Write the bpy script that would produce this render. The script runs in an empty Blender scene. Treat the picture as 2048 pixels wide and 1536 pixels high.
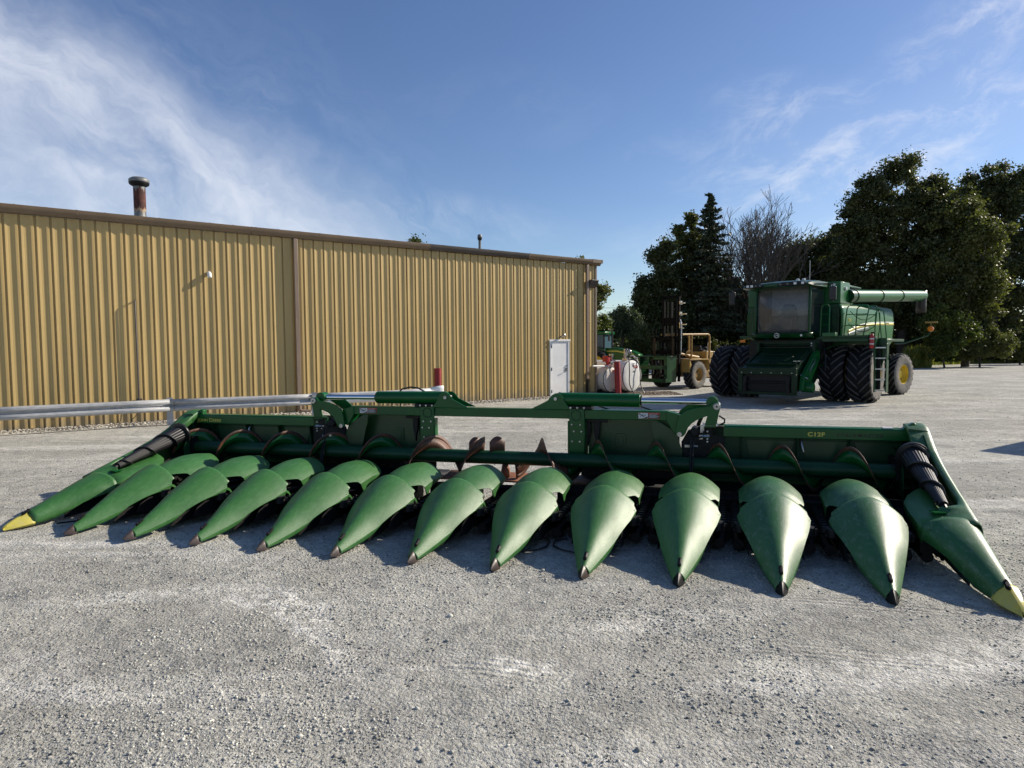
import bpy, bmesh, math, random
import numpy as np
from mathutils import Vector, Matrix
sc = bpy.context.scene
C = sc.collection
PI = math.pi
R = math.radians
# ---------------------------------------------------------------- camera
CAMH = 1.8897; PITCH = 0.0550; ROLL = -0.0083; FPX = 1293.68
cam_d = bpy.data.cameras.new('camera'); cam = bpy.data.objects.new('camera', cam_d); C.objects.link(cam)
cam_d.sensor_width = 36.0; cam_d.lens = FPX/2048*36.0; cam_d.clip_end = 2000; cam_d.clip_start = .05
_f = Vector((0, math.cos(PITCH), -math.sin(PITCH))); _u = Vector((0, math.sin(PITCH), math.cos(PITCH))); _r = Vector((1, 0, 0))
_r2 = math.cos(ROLL)*_r+math.sin(ROLL)*_u; _u2 = -math.sin(ROLL)*_r+math.cos(ROLL)*_u
cam.matrix_world = Matrix(((_r2.x, _u2.x, -_f.x, 0), (_r2.y, _u2.y, -_f.y, 0), (_r2.z, _u2.z, -_f.z, CAMH), (0, 0, 0, 1)))
sc.camera = cam
# ---------------------------------------------------------------- light
SUN_AZ = 20.0; SUN_EL = 30.0     # azimuth from +X towards +Y
sd = bpy.data.lights.new('sun', 'SUN'); sun = bpy.data.objects.new('sun', sd); C.objects.link(sun)
sd.energy = 5.0; sd.angle = R(0.55); sd.color = (1.0, .90, .76)
_s = Vector((math.cos(R(SUN_EL))*math.cos(R(SUN_AZ)), math.cos(R(SUN_EL))*math.sin(R(SUN_AZ)), math.sin(R(SUN_EL))))
sun.rotation_euler = _s.to_track_quat('Z', 'Y').to_euler(); sun.location = (0, 0, 30)
sc.view_settings.view_transform = 'Standard'; sc.view_settings.look = 'None'
sc.view_settings.exposure = 0.30; sc.view_settings.gamma = 1
W = bpy.data.worlds.new('World'); sc.world = W; W.use_nodes = True
nt = W.node_tree; nt.nodes.clear()
def N(nt, t, **k):
    n = nt.nodes.new(t)
    for a, b in k.items(): setattr(n, a, b)
    return n
def wire(nt, a, b): nt.links.new(a, b)
def M_(nt, op, a, b=None, c=None, clamp=False):
    n = N(nt, 'ShaderNodeMath', operation=op); n.use_clamp = clamp
    for i, v in enumerate((a, b, c)):
        if v is None: continue
        if isinstance(v, (int, float)): n.inputs[i].default_value = v
        else: wire(nt, v, n.inputs[i])
    return n.outputs[0]
def ramp(nt, x, a, b):
    n = N(nt, 'ShaderNodeMapRange'); n.interpolation_type = 'SMOOTHSTEP'; wire(nt, x, n.inputs[0])
    n.inputs[1].default_value = a; n.inputs[2].default_value = b; return n.outputs[0]
sky = N(nt, 'ShaderNodeTexSky'); sky.sky_type = 'NISHITA'; sky.sun_disc = False
sky.sun_elevation = R(SUN_EL); sky.sun_rotation = R(90-SUN_AZ); sky.altitude = 200; sky.air_density = 1.0; sky.dust_density = 0.35; sky.ozone_density = 3.0
tc = N(nt, 'ShaderNodeTexCoord'); sx = N(nt, 'ShaderNodeSeparateXYZ'); wire(nt, tc.outputs['Generated'], sx.inputs[0])
yy = M_(nt, 'MAXIMUM', sx.outputs[1], .08)
ta = M_(nt, 'DIVIDE', sx.outputs[0], yy); te = M_(nt, 'DIVIDE', sx.outputs[2], yy)
def lin(a, b, c): return M_(nt, 'ADD', M_(nt, 'ADD', M_(nt, 'MULTIPLY', ta, a), M_(nt, 'MULTIPLY', te, b)), c)
def noise(x, y, scale, det, rough, dist=0.0, seed=0.0):
    cb = N(nt, 'ShaderNodeCombineXYZ'); wire(nt, x, cb.inputs[0]); wire(nt, y, cb.inputs[1]); cb.inputs[2].default_value = seed
    n = N(nt, 'ShaderNodeTexNoise'); wire(nt, cb.outputs[0], n.inputs['Vector'])
    n.inputs['Scale'].default_value = scale; n.inputs['Detail'].default_value = det; n.inputs['Roughness'].default_value = rough; n.inputs['Distortion'].default_value = dist
    return n.outputs[0]
def bump2(cx, cy, rx, ry, rot=0.0):
    c, s = math.cos(rot), math.sin(rot)
    a = lin(c/rx, s/rx, -(cx*c+cy*s)/rx); b = lin(-s/ry, c/ry, -(-cx*s+cy*c)/ry)
    d = M_(nt, 'SQRT', M_(nt, 'ADD', M_(nt, 'MULTIPLY', a, a), M_(nt, 'MULTIPLY', b, b)))
    n = N(nt, 'ShaderNodeMapRange'); n.interpolation_type = 'SMOOTHSTEP'; wire(nt, d, n.inputs[0]); n.inputs[1].default_value = 1.0; n.inputs[2].default_value = .15
    return n.outputs[0]
# cirrus bank on the left: soft streaks along one direction
al = lin(.857, -.516, 0); ac = lin(-.516, -.857, -(-.516*-.69-.857*.515))
wob = M_(nt, 'MULTIPLY', M_(nt, 'SUBTRACT', noise(al, ac, 3.0, 5, .6, .2, 3.1), .5), .22)
acw = M_(nt, 'ADD', ac, wob)
edge = ramp(nt, acw, -.055, .13)
n1 = noise(M_(nt, 'MULTIPLY', al, 1.0), M_(nt, 'MULTIPLY', acw, 2.0), 2.6, 9, .56, .25, 1.7)
n2 = noise(M_(nt, 'MULTIPLY', al, 2.0), M_(nt, 'MULTIPLY', acw, 6.0), 4.6, 9, .66, .35, 7.7)
body = M_(nt, 'MULTIPLY', ramp(nt, n1, .18, .54), M_(nt, 'ADD', M_(nt, 'MULTIPLY', ramp(nt, n2, .28, .72), .38), .62))
gap = bump2(-.76, .33, .20, .14, -.3); gap = M_(nt, 'SUBTRACT', 1.0, M_(nt, 'MULTIPLY', gap, .35))
gap2 = M_(nt, 'SUBTRACT', 1.0, M_(nt, 'MULTIPLY', bump2(-.78, .23, .3, .07, -.1), .3))
leftfade = M_(nt, 'MULTIPLY', ramp(nt, ta, -.09, -.17), M_(nt, 'MULTIPLY', gap, gap2))
mL = M_(nt, 'MULTIPLY', M_(nt, 'MULTIPLY', edge, body), leftfade)
thin = M_(nt, 'MULTIPLY', M_(nt, 'MULTIPLY', ramp(nt, acw, -.22, .10), ramp(nt, ta, .06, -.3)), M_(nt, 'MULTIPLY', ramp(nt, n2, .3, .8), .22))
veil = M_(nt, 'MULTIPLY', bump2(-.14, .205, .30, .055, -.12), M_(nt, 'MULTIPLY', ramp(nt, n2, .3, .75), .32))
mL = M_(nt, 'MULTIPLY', M_(nt, 'MAXIMUM', M_(nt, 'MAXIMUM', mL, thin), veil), .76)
# wisps on the right
ar = lin(.93, .37, 0); br = lin(-.37, .93, 0)
wr = M_(nt, 'MULTIPLY', M_(nt, 'SUBTRACT', noise(ar, br, 5, 4, .55, .2, 9.0), .5), .10)
brw = M_(nt, 'ADD', br, wr)
n3 = noise(M_(nt, 'MULTIPLY', ar, 2.4), M_(nt, 'MULTIPLY', brw, 5.5), 3.4, 9, .66, .35, 4.4)
wisp = M_(nt, 'ADD', M_(nt, 'MULTIPLY', ramp(nt, n3, .42, .72), .8), .12)
mr = M_(nt, 'ADD', M_(nt, 'MULTIPLY', bump2(.45, .345, .20, .085, -.1), .75), M_(nt, 'MULTIPLY', bump2(.66, .43, .20, .10, .5), .6))
for q in ((.78, .54, .20, .09, .5, .75), (.70, .34, .34, .09, .28, .85), (.50, .21, .26, .12, -.1, .85), (.66, .27, .14, .05, -.2, .6), (.36, .27, .25, .08, -.1, .35), (0.0, .36, .30, .09, 0, .07), (.45, .14, .5, .10, 0, .4)):
    mr = M_(nt, 'ADD', mr, M_(nt, 'MULTIPLY', bump2(*q[:5]), q[5]))
mR = M_(nt, 'MULTIPLY', M_(nt, 'MULTIPLY', M_(nt, 'MINIMUM', mr, 1.0), wisp), .60)
m = M_(nt, 'MAXIMUM', mL, mR, clamp=True)
m = M_(nt, 'MULTIPLY', m, ramp(nt, sx.outputs[1], .05, .25))
mx = N(nt, 'ShaderNodeMix', data_type='RGBA'); wire(nt, m, mx.inputs[0])
hs = N(nt, 'ShaderNodeHueSaturation'); hs.inputs['Saturation'].default_value = 1.08; hs.inputs['Hue'].default_value = .509; hs.inputs['Value'].default_value = 1.0; wire(nt, sky.outputs[0], hs.inputs['Color'])
wire(nt, hs.outputs[0], mx.inputs[6]); mx.inputs[7].default_value = (7.2, 7.5, 8.2, 1)
bg = N(nt, 'ShaderNodeBackground'); bg.inputs[1].default_value = .100; wire(nt, mx.outputs[2], bg.inputs[0])
wo = N(nt, 'ShaderNodeOutputWorld'); wire(nt, bg.outputs[0], wo.inputs[0])

# ---------------------------------------------------------------- helpers
def mat(name, col, rough=.5, metal=0.0, var=0.0, vscale=4.0, bump=0.0, bscale=80.0, col2=None, spec=.5, dirt=None, dscale=3.0, dlo=.5, dhi=.7, coat=0.0, rvar=0.0, streak=None):
    m = bpy.data.materials.new(name); m.use_nodes = True; t = m.node_tree; b = t.nodes['Principled BSDF']
    b.inputs['Base Color'].default_value = (*col, 1); b.inputs['Roughness'].default_value = rough; b.inputs['Metallic'].default_value = metal
    b.inputs['Specular IOR Level'].default_value = spec; b.inputs['Coat Weight'].default_value = coat
    tcn = N(t, 'ShaderNodeTexCoord'); vec = tcn.outputs['Object']
    if streak:
        mp = N(t, 'ShaderNodeMapping'); mp.inputs['Scale'].default_value = streak; wire(t, vec, mp.inputs[0]); vec = mp.outputs[0]
    cur = None
    if var or col2:
        n = N(t, 'ShaderNodeTexNoise'); n.inputs['Scale'].default_value = vscale; n.inputs['Detail'].default_value = 6; n.inputs['Roughness'].default_value = .62; wire(t, vec, n.inputs['Vector'])
        x = N(t, 'ShaderNodeMix', data_type='RGBA'); c2 = col2 or tuple(c*(1-var) for c in col)
        wire(t, ramp(t, n.outputs[0], .35, .68), x.inputs[0]); x.inputs[6].default_value = (*[c*(1+var*.6) for c in col], 1) if not col2 else (*col, 1); x.inputs[7].default_value = (*c2, 1)
        cur = x.outputs[2]; wire(t, cur, b.inputs['Base Color'])
        if rvar:
            wire(t, M_(t, 'ADD', M_(t, 'MULTIPLY', n.outputs[0], rvar), rough-rvar/2), b.inputs['Roughness'])
    if dirt:
        n = N(t, 'ShaderNodeTexNoise'); n.inputs['Scale'].default_value = dscale; n.inputs['Detail'].default_value = 9; n.inputs['Roughness'].default_value = .7; wire(t, vec, n.inputs['Vector'])
        x = N(t, 'ShaderNodeMix', data_type='RGBA'); wire(t, ramp(t, n.outputs[0], dlo, dhi), x.inputs[0])
        if cur is None: x.inputs[6].default_value = (*col, 1)
        else: wire(t, cur, x.inputs[6])
        x.inputs[7].default_value = (*dirt, 1); wire(t, x.outputs[2], b.inputs['Base Color'])
    if bump:
        n = N(t, 'ShaderNodeTexNoise'); n.inputs['Scale'].default_value = bscale; n.inputs['Detail'].default_value = 4; wire(t, tcn.outputs['Object'], n.inputs['Vector'])
        bn = N(t, 'ShaderNodeBump'); bn.inputs['Strength'].default_value = bump; bn.inputs['Distance'].default_value = .004; wire(t, n.outputs[0], bn.inputs['Height']); wire(t, bn.outputs[0], b.inputs['Normal'])
    return m
class MB:
    """collects vertices and faces; build() links them as ONE mesh object"""
    def __init__(s): s.v = []; s.f = []
    def add(s, vs, fs, M=None):
        o = len(s.v)
        s.v += [tuple(M@Vector(p)) for p in vs] if M is not None else [tuple(p) for p in vs]
        s.f += [tuple(i+o for i in f) for f in fs]; return s
    def box(s, c, d, M=None, rot=None):
        x, y, z = (q/2 for q in d)
        vs = [(a*x, b*y, e*z) for a in (-1, 1) for b in (-1, 1) for e in (-1, 1)]
        T = Matrix.Translation(c)
        if rot is not None: T = T@rot
        if M is not None: T = M@T
        return s.add(vs, [(0, 1, 3, 2), (4, 6, 7, 5), (0, 4, 5, 1), (2, 3, 7, 6), (0, 2, 6, 4), (1, 5, 7, 3)], T)
    def bx(s, x0, x1, y0, y1, z0, z1, M=None): return s.box(((x0+x1)/2, (y0+y1)/2, (z0+z1)/2), (abs(x1-x0), abs(y1-y0), abs(z1-z0)), M)
    def prism(s, poly, a, b, ax='y', M=None):
        """polygon extruded from a to b along axis ax (poly given in the two other axes)"""
        n = len(poly)
        def P(q, t): return {'y': (q[0], t, q[1]), 'x': (t, q[0], q[1]), 'z': (q[0], q[1], t)}[ax]
        vs = [P(q, a) for q in poly]+[P(q, b) for q in poly]
        fs = [tuple(range(n)), tuple(range(2*n-1, n-1, -1))]+[(i, (i+1) % n, n+(i+1) % n, n+i) for i in range(n)]
        return s.add(vs, fs, M)
    def ring_frame(s, d):
        d = Vector(d).normalized(); u = Vector((0, 0, 1)) if abs(d.z) < .9 else Vector((1, 0, 0)); a = d.cross(u).normalized(); return a, a.cross(d).normalized()
    def tube(s, pts, r, n=10, cap=True, M=None, closed=False):
        pts = [Vector(p) for p in pts]; k = len(pts); rr = r if isinstance(r, (list, tuple)) else [r]*k
        vs = []; pa = None
        for i, p in enumerate(pts):
            if closed: d = pts[(i+1) % k]-pts[i-1]
            else: d = pts[min(i+1, k-1)]-pts[max(i-1, 0)]
            d.normalize()
            if pa is None: a, b = s.ring_frame(d)
            else:
                a = pa-d*pa.dot(d); a.normalize(); b = d.cross(a)
            pa = a
            if i == 0: b = d.cross(a)
            vs += [p+(a*math.cos(2*PI*j/n)+b*math.sin(2*PI*j/n))*rr[i] for j in range(n)]
        fs = []
        for i in range(k if closed else k-1):
            for j in range(n):
                a0 = i*n+j; a1 = i*n+(j+1) % n; i2 = (i+1) % k
                fs.append((a0, a1, i2*n+(j+1) % n, i2*n+j))
        if cap and not closed: fs += [tuple(range(n-1, -1, -1)), tuple(range((k-1)*n, k*n))]
        return s.add(vs, fs, M)
    def lathe(s, prof, c=(0, 0, 0), axis='z', n=24, M=None, closed=False):
        """prof: (radius, height along axis)"""
        vs = []
        for r_, h in prof:
            for j in range(n):
                a = 2*PI*j/n; x, y = r_*math.cos(a), r_*math.sin(a)
                q = {'z': (x, y, h), 'x': (h, x, y), 'y': (y, h, x)}[axis]
                vs.append((q[0]+c[0], q[1]+c[1], q[2]+c[2]))
        fs = [(i*n+j, i*n+(j+1) % n, (i+1)*n+(j+1) % n, (i+1)*n+j) for i in range(len(prof)-1) for j in range(n)]
        if closed: fs += [((len(prof)-1)*n+j, (len(prof)-1)*n+(j+1) % n, (j+1) % n, j) for j in range(n)]
        return s.add(vs, fs, M)
    def loft(s, secs, M=None, closed=False):
        n = len(secs[0]); vs = [p for q in secs for p in q]
        fs = [(i*n+j, i*n+(j+1) % n, (i+1)*n+(j+1) % n, (i+1)*n+j) for i in range(len(secs)-1) for j in range(n if closed else n-1)]
        return s.add(vs, fs, M)
    def build(s, name, m=None, parent=None, loc=None, smooth=35, bevel=0, xf=None, solid=0, seg=1, weld=0):
        me = bpy.data.meshes.new(name)
        v = [xf(p) for p in s.v] if xf else s.v
        me.from_pydata([tuple(p) for p in v], [], s.f); me.validate()
        bm = bmesh.new(); bm.from_mesh(me)
        if weld: bmesh.ops.remove_doubles(bm, verts=bm.verts, dist=weld)
        bmesh.ops.recalc_face_normals(bm, faces=bm.faces); bm.to_mesh(me); bm.free()
        if smooth:
            me.polygons.foreach_set('use_smooth', [True]*len(me.polygons)); me.set_sharp_from_angle(angle=R(smooth))
        if m: me.materials.append(m)
        o = bpy.data.objects.new(name, me); C.objects.link(o)
        if parent: o.parent = parent
        if loc: o.location = loc
        if solid:
            q = o.modifiers.new('solid', 'SOLIDIFY'); q.thickness = solid; q.offset = -1
        if bevel:
            q = o.modifiers.new('bevel', 'BEVEL'); q.width = bevel; q.segments = seg; q.limit_method = 'ANGLE'; q.angle_limit = R(40)
        return o
def tag(o, label=None, cat=None, group=None, kind=None):
    if label: o['label'] = label
    if cat: o['category'] = cat
    if group: o['group'] = group
    if kind: o['kind'] = kind
    return o
def empty(name, loc, rz=0.0, label=None, cat=None, group=None):
    o = bpy.data.objects.new(name, None); C.objects.link(o); o.location = loc; o.rotation_euler = (0, 0, rz); o.empty_display_size = .2
    return tag(o, label, cat, group)
def kids(o): return [c for c in bpy.data.objects if c.parent == o]
def copy_tree(o, parent=None, top=True):
    c = o.copy(); C.objects.link(c); c.parent = parent
    for ch in kids(o): copy_tree(ch, c, False)
    return c
def rot(ax, deg): return Matrix.Rotation(R(deg), 4, ax)
def T(x, y, z): return Matrix.Translation((x, y, z))
def np_mesh(name, v, faces, m, k=4, smooth=False):
    me = bpy.data.meshes.new(name); nf = len(faces)
    me.vertices.add(len(v)); me.vertices.foreach_set('co', np.asarray(v, dtype=np.float32).ravel())
    me.loops.add(nf*k); me.loops.foreach_set('vertex_index', np.asarray(faces, dtype=np.int32).ravel())
    me.polygons.add(nf); me.polygons.foreach_set('loop_start', np.arange(0, nf*k, k, dtype=np.int32)); me.polygons.foreach_set('loop_total', np.full(nf, k, dtype=np.int32))
    me.update(calc_edges=True); me.validate()
    if smooth: me.polygons.foreach_set('use_smooth', [True]*nf)
    me.materials.append(m); o = bpy.data.objects.new(name, me); C.objects.link(o); return o
def lettering(txt, size, m, parent, M, name='lettering', extrude=.0006, shear=0.0, spacing=1.0, offset=0.0, xf=None, align='LEFT', sx=1.0):
    cu = bpy.data.curves.new(name, 'FONT'); cu.body = txt; cu.size = size; cu.extrude = extrude; cu.shear = shear; cu.space_character = spacing; cu.offset = offset; cu.align_x = align
    o = bpy.data.objects.new(name, cu); C.objects.link(o); bpy.context.view_layer.update()
    me = bpy.data.meshes.new_from_object(o.evaluated_get(bpy.context.evaluated_depsgraph_get())); bpy.data.objects.remove(o)
    S = Matrix.Diagonal((sx, 1, 1, 1)); me.transform(M@S)
    if xf:
        for v in me.vertices: v.co = xf(v.co)
    me.materials.clear(); me.materials.append(m); me.name = name
    o = bpy.data.objects.new(name, me); C.objects.link(o); o.parent = parent; return o

# ---------------------------------------------------------------- materials
def scratch(m, scale=(90, 5, 40), amt=.10):
    """fine rubbed scratches running along the part: lighter lines and rougher sheen"""
    t = m.node_tree; b = t.nodes['Principled BSDF']; tcn = N(t, 'ShaderNodeTexCoord'); mp = N(t, 'ShaderNodeMapping'); mp.inputs['Scale'].default_value = scale; mp.inputs['Rotation'].default_value = (.2, 0, .35); wire(t, tcn.outputs['Object'], mp.inputs[0])
    n = N(t, 'ShaderNodeTexNoise'); n.inputs['Scale'].default_value = 1; n.inputs['Detail'].default_value = 5; n.inputs['Roughness'].default_value = .75; wire(t, mp.outputs[0], n.inputs['Vector'])
    n2 = N(t, 'ShaderNodeTexNoise'); n2.inputs['Scale'].default_value = 3.2; n2.inputs['Detail'].default_value = 4; wire(t, tcn.outputs['Object'], n2.inputs['Vector'])
    f = M_(t, 'MULTIPLY', ramp(t, n.outputs[0], .52, .72), ramp(t, n2.outputs[0], .38, .62))
    src = b.inputs['Base Color'].links[0].from_socket; x = N(t, 'ShaderNodeMix', data_type='RGBA'); wire(t, M_(t, 'MULTIPLY', f, .45), x.inputs[0]); wire(t, src, x.inputs[6]); x.inputs[7].default_value = (.13, .25, .11, 1); wire(t, x.outputs[2], b.inputs['Base Color'])
    rs = b.inputs['Roughness']; base = rs.links[0].from_socket if rs.links else None
    r_ = M_(t, 'MULTIPLY', f, amt); wire(t, M_(t, 'ADD', r_, base if base else rs.default_value), rs)
def ground_mat():
    m = bpy.data.materials.new('gravel_ground'); m.use_nodes = True; t = m.node_tree; b = t.nodes['Principled BSDF']; b.inputs['Roughness'].default_value = .95; b.inputs['Specular IOR Level'].default_value = .2
    tcn = N(t, 'ShaderNodeTexCoord'); V = tcn.outputs['Object']
    def nz(scale, det=6, ro=.6, dist=0.0, stretch=None):
        n = N(t, 'ShaderNodeTexNoise'); n.inputs['Scale'].default_value = scale; n.inputs['Detail'].default_value = det; n.inputs['Roughness'].default_value = ro; n.inputs['Distortion'].default_value = dist
        if stretch:
            mp = N(t, 'ShaderNodeMapping'); mp.inputs['Rotation'].default_value = (0, 0, stretch[0]); mp.inputs['Scale'].default_value = (stretch[1], stretch[2], 1); wire(t, V, mp.inputs[0]); wire(t, mp.outputs[0], n.inputs['Vector'])
        else: wire(t, V, n.inputs['Vector'])
        return n.outputs[0]
    def vor(scale, feature='F1'):
        n = N(t, 'ShaderNodeTexVoronoi'); n.feature = feature; n.inputs['Scale'].default_value = scale; wire(t, V, n.inputs['Vector']); return n
    def mix(f, a, bb):
        x = N(t, 'ShaderNodeMix', data_type='RGBA'); 
        if isinstance(f, float): x.inputs[0].default_value = f
        else: wire(t, f, x.inputs[0])
        for i, c in ((6, a), (7, bb)):
            if isinstance(c, tuple): x.inputs[i].default_value = (*c, 1)
            else: wire(t, c, x.inputs[i])
        return x.outputs[2]
    big = nz(.42, 6, .62, .8); med = nz(1.6, 7, .65, .8); trk = nz(1.0, 7, .62, .5, (R(18), .16, 1.1)); trk2 = nz(1.0, 6, .6, .6, (R(-62), .20, 1.5))
    c = mix(ramp(t, big, .38, .64), (.388, .380, .333), (.503, .494, .435))
    c = mix(M_(t, 'MULTIPLY', ramp(t, trk, .52, .70), .75), c, (.68, .668, .61))
    c = mix(M_(t, 'MULTIPLY', ramp(t, trk2, .55, .70), .6), c, (.64, .63, .575))
    c = mix(M_(t, 'MULTIPLY', ramp(t, med, .52, .68), .7), c, (.27, .268, .25))
    c = mix(M_(t, 'MULTIPLY', ramp(t, nz(.9, 5, .6, .5), .58, .72), .7), c, (.68, .667, .575))
    # worn pale lane, tyre print and dark drift near the viewer, in metres on the yard
    sp = N(t, 'ShaderNodeSeparateXYZ'); wire(t, V, sp.inputs[0])
    def blob(cx, cy, rx, ry, a, soft=.3):
        ca_, sa_ = math.cos(a), math.sin(a); wx = M_(t, 'MULTIPLY', M_(t, 'SUBTRACT', nz(2.6, 5, .65), .5), .55)
        dx = M_(t, 'ADD', M_(t, 'SUBTRACT', sp.outputs[0], cx), wx); dy = M_(t, 'SUBTRACT', sp.outputs[1], cy)
        u = M_(t, 'DIVIDE', M_(t, 'ADD', M_(t, 'MULTIPLY', dx, ca_), M_(t, 'MULTIPLY', dy, sa_)), rx); w = M_(t, 'DIVIDE', M_(t, 'SUBTRACT', M_(t, 'MULTIPLY', dy, ca_), M_(t, 'MULTIPLY', dx, sa_)), ry)
        return ramp(t, M_(t, 'SQRT', M_(t, 'ADD', M_(t, 'MULTIPLY', u, u), M_(t, 'MULTIPLY', w, w))), 1.0, soft)
    fine = ramp(t, nz(9, 6, .7), .38, .60)
    for q_ in ((-1.55, 4.6, .75, .26, -.98, .95), (-1.0, 3.75, .8, .15, -1.0, .85), (-1.95, 4.85, .45, .3, .1, .8), (0.02, 3.72, .42, .14, -.3, .9), (-2.9, 4.9, 1.3, .25, .25, .5), (1.9, 3.6, 1.6, .3, .15, .55), (3.4, 3.9, 1.4, .35, .1, .5), (.9, 4.3, 1.2, .2, .2, .5)):
        c = mix(M_(t, 'MULTIPLY', M_(t, 'MULTIPLY', blob(*q_[:5]), fine), q_[5]), c, (.80, .785, .71))
    for q_ in ((-.80, 3.35, .7, .22, -1.1, .7), (-2.1, 3.9, .9, .45, .3, .5), (.7, 3.3, .8, .3, .4, .5), (2.6, 4.4, 1.2, .3, .3, .4)):
        c = mix(M_(t, 'MULTIPLY', M_(t, 'MULTIPLY', blob(*q_[:5]), fine), q_[5]), c, (.21, .208, .19))
    v1 = vor(120.0); v2 = vor(46.0); v3 = vor(11.0)
    hs = N(t, 'ShaderNodeSeparateColor'); wire(t, v1.outputs['Color'], hs.inputs[0])
    hs2 = N(t, 'ShaderNodeSeparateColor'); wire(t, v2.outputs['Color'], hs2.inputs[0])
    # single stones a little lighter or darker than their neighbours
    f1 = M_(t, 'ADD', M_(t, 'MULTIPLY', hs.outputs[0], .46), .77); f2 = M_(t, 'ADD', M_(t, 'MULTIPLY', hs2.outputs[0], .30), .85)
    hs3 = N(t, 'ShaderNodeSeparateColor'); wire(t, v3.outputs['Color'], hs3.inputs[0]); f3 = M_(t, 'ADD', M_(t, 'MULTIPLY', hs3.outputs[0], .20), .90)
    ff = M_(t, 'MULTIPLY', M_(t, 'MULTIPLY', f1, f2), f3)
    mul = N(t, 'ShaderNodeVectorMath', operation='SCALE'); wire(t, c, mul.inputs[0]); wire(t, ff, mul.inputs['Scale'])
    pep = M_(t, 'MAXIMUM', ramp(t, nz(42, 5, .75), .60, .70), M_(t, 'MULTIPLY', ramp(t, nz(13, 6, .8), .60, .68), .8))
    c2 = mix(M_(t, 'MULTIPLY', pep, .55), mul.outputs[0], (.12, .118, .118))
    # pebbly strip where the field of loose stone is coarser
    wire(t, c2, b.inputs['Base Color'])
    h = M_(t, 'ADD', M_(t, 'MULTIPLY', v1.outputs['Distance'], -.0045), M_(t, 'MULTIPLY', v2.outputs['Distance'], -.010))
    h = M_(t, 'ADD', h, M_(t, 'MULTIPLY', nz(28, 6, .7), .020)); h = M_(t, 'ADD', h, M_(t, 'MULTIPLY', nz(6, 5, .6), .035))
    h = M_(t, 'ADD', h, M_(t, 'MULTIPLY', trk, .10))
    # lug prints pressed into the finer dust
    for cx, cy, rx, ry, a in ((-.05, 3.70, .42, .15, -.32), (1.95, 3.85, .9, .16, -.22), (1.0, 4.45, .8, .13, -.20), (2.6, 4.6, .9, .14, -.2), (-2.6, 4.3, .6, .16, .25)):
        u_ = M_(t, 'SUBTRACT', M_(t, 'MULTIPLY', sp.outputs[1], math.cos(a)), M_(t, 'MULTIPLY', sp.outputs[0], math.sin(a)))
        st_ = M_(t, 'SINE', M_(t, 'ADD', M_(t, 'MULTIPLY', u_, 105.0), M_(t, 'MULTIPLY', nz(3, 3, .5), 5.0)))
        h = M_(t, 'ADD', h, M_(t, 'MULTIPLY', M_(t, 'MULTIPLY', st_, blob(cx, cy, rx, ry, a, .5)), .005))
    bn = N(t, 'ShaderNodeBump'); bn.inputs['Strength'].default_value = 1.0; bn.inputs['Distance'].default_value = 1.0; wire(t, h, bn.inputs['Height']); wire(t, bn.outputs[0], b.inputs['Normal'])
    return m
def stone_mat(name, cols):
    m = bpy.data.materials.new(name); m.use_nodes = True; t = m.node_tree; b = t.nodes['Principled BSDF']; b.inputs['Roughness'].default_value = .9; b.inputs['Specular IOR Level'].default_value = .25
    g = N(t, 'ShaderNodeNewGeometry'); cr = N(t, 'ShaderNodeValToRGB'); wire(t, g.outputs['Random Per Island'], cr.inputs[0])
    cr.color_ramp.elements[0].color = (*cols[0], 1); cr.color_ramp.elements[1].color = (*cols[-1], 1)
    for i, c in enumerate(cols[1:-1]):
        e = cr.color_ramp.elements.new((i+1)/(len(cols)-1)); e.color = (*c, 1)
    tcn = N(t, 'ShaderNodeTexCoord'); n = N(t, 'ShaderNodeTexNoise'); n.inputs['Scale'].default_value = .8; n.inputs['Detail'].default_value = 5; wire(t, tcn.outputs['Object'], n.inputs['Vector'])
    sc_ = N(t, 'ShaderNodeVectorMath', operation='SCALE'); wire(t, cr.outputs[0], sc_.inputs[0]); wire(t, M_(t, 'ADD', M_(t, 'MULTIPLY', ramp(t, n.outputs[0], .36, .64), .42), .62), sc_.inputs['Scale']); wire(t, sc_.outputs[0], b.inputs['Base Color']); return m
def leaf_mat(name, c1, c2, tr=.3, scale=.5):
    m = bpy.data.materials.new(name); m.use_nodes = True; t = m.node_tree; t.nodes.clear()
    g = N(t, 'ShaderNodeNewGeometry'); tcn = N(t, 'ShaderNodeTexCoord'); n = N(t, 'ShaderNodeTexNoise'); n.inputs['Scale'].default_value = scale; n.inputs['Detail'].default_value = 3; wire(t, tcn.outputs['Object'], n.inputs['Vector'])
    f = M_(t, 'ADD', M_(t, 'MULTIPLY', ramp(t, n.outputs[0], .35, .65), .6), M_(t, 'MULTIPLY', g.outputs['Random Per Island'], .4))
    x = N(t, 'ShaderNodeMix', data_type='RGBA'); wire(t, f, x.inputs[0]); x.inputs[6].default_value = (*c1, 1); x.inputs[7].default_value = (*c2, 1)
    d = N(t, 'ShaderNodeBsdfPrincipled'); d.inputs['Roughness'].default_value = .5; d.inputs['Specular IOR Level'].default_value = .35; wire(t, x.outputs[2], d.inputs['Base Color'])
    tl = N(t, 'ShaderNodeBsdfTranslucent'); ml = N(t, 'ShaderNodeMix', data_type='RGBA', blend_type='MULTIPLY'); ml.inputs[0].default_value = 1; wire(t, x.outputs[2], ml.inputs[6]); ml.inputs[7].default_value = (1.5, 1.6, .6, 1); wire(t, ml.outputs[2], tl.inputs[0])
    ms = N(t, 'ShaderNodeMixShader'); ms.inputs[0].default_value = tr; wire(t, d.outputs[0], ms.inputs[1]); wire(t, tl.outputs[0], ms.inputs[2])
    o = N(t, 'ShaderNodeOutputMaterial'); wire(t, ms.outputs[0], o.inputs[0]); return m
G = {}
G['ground'] = ground_mat()
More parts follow.
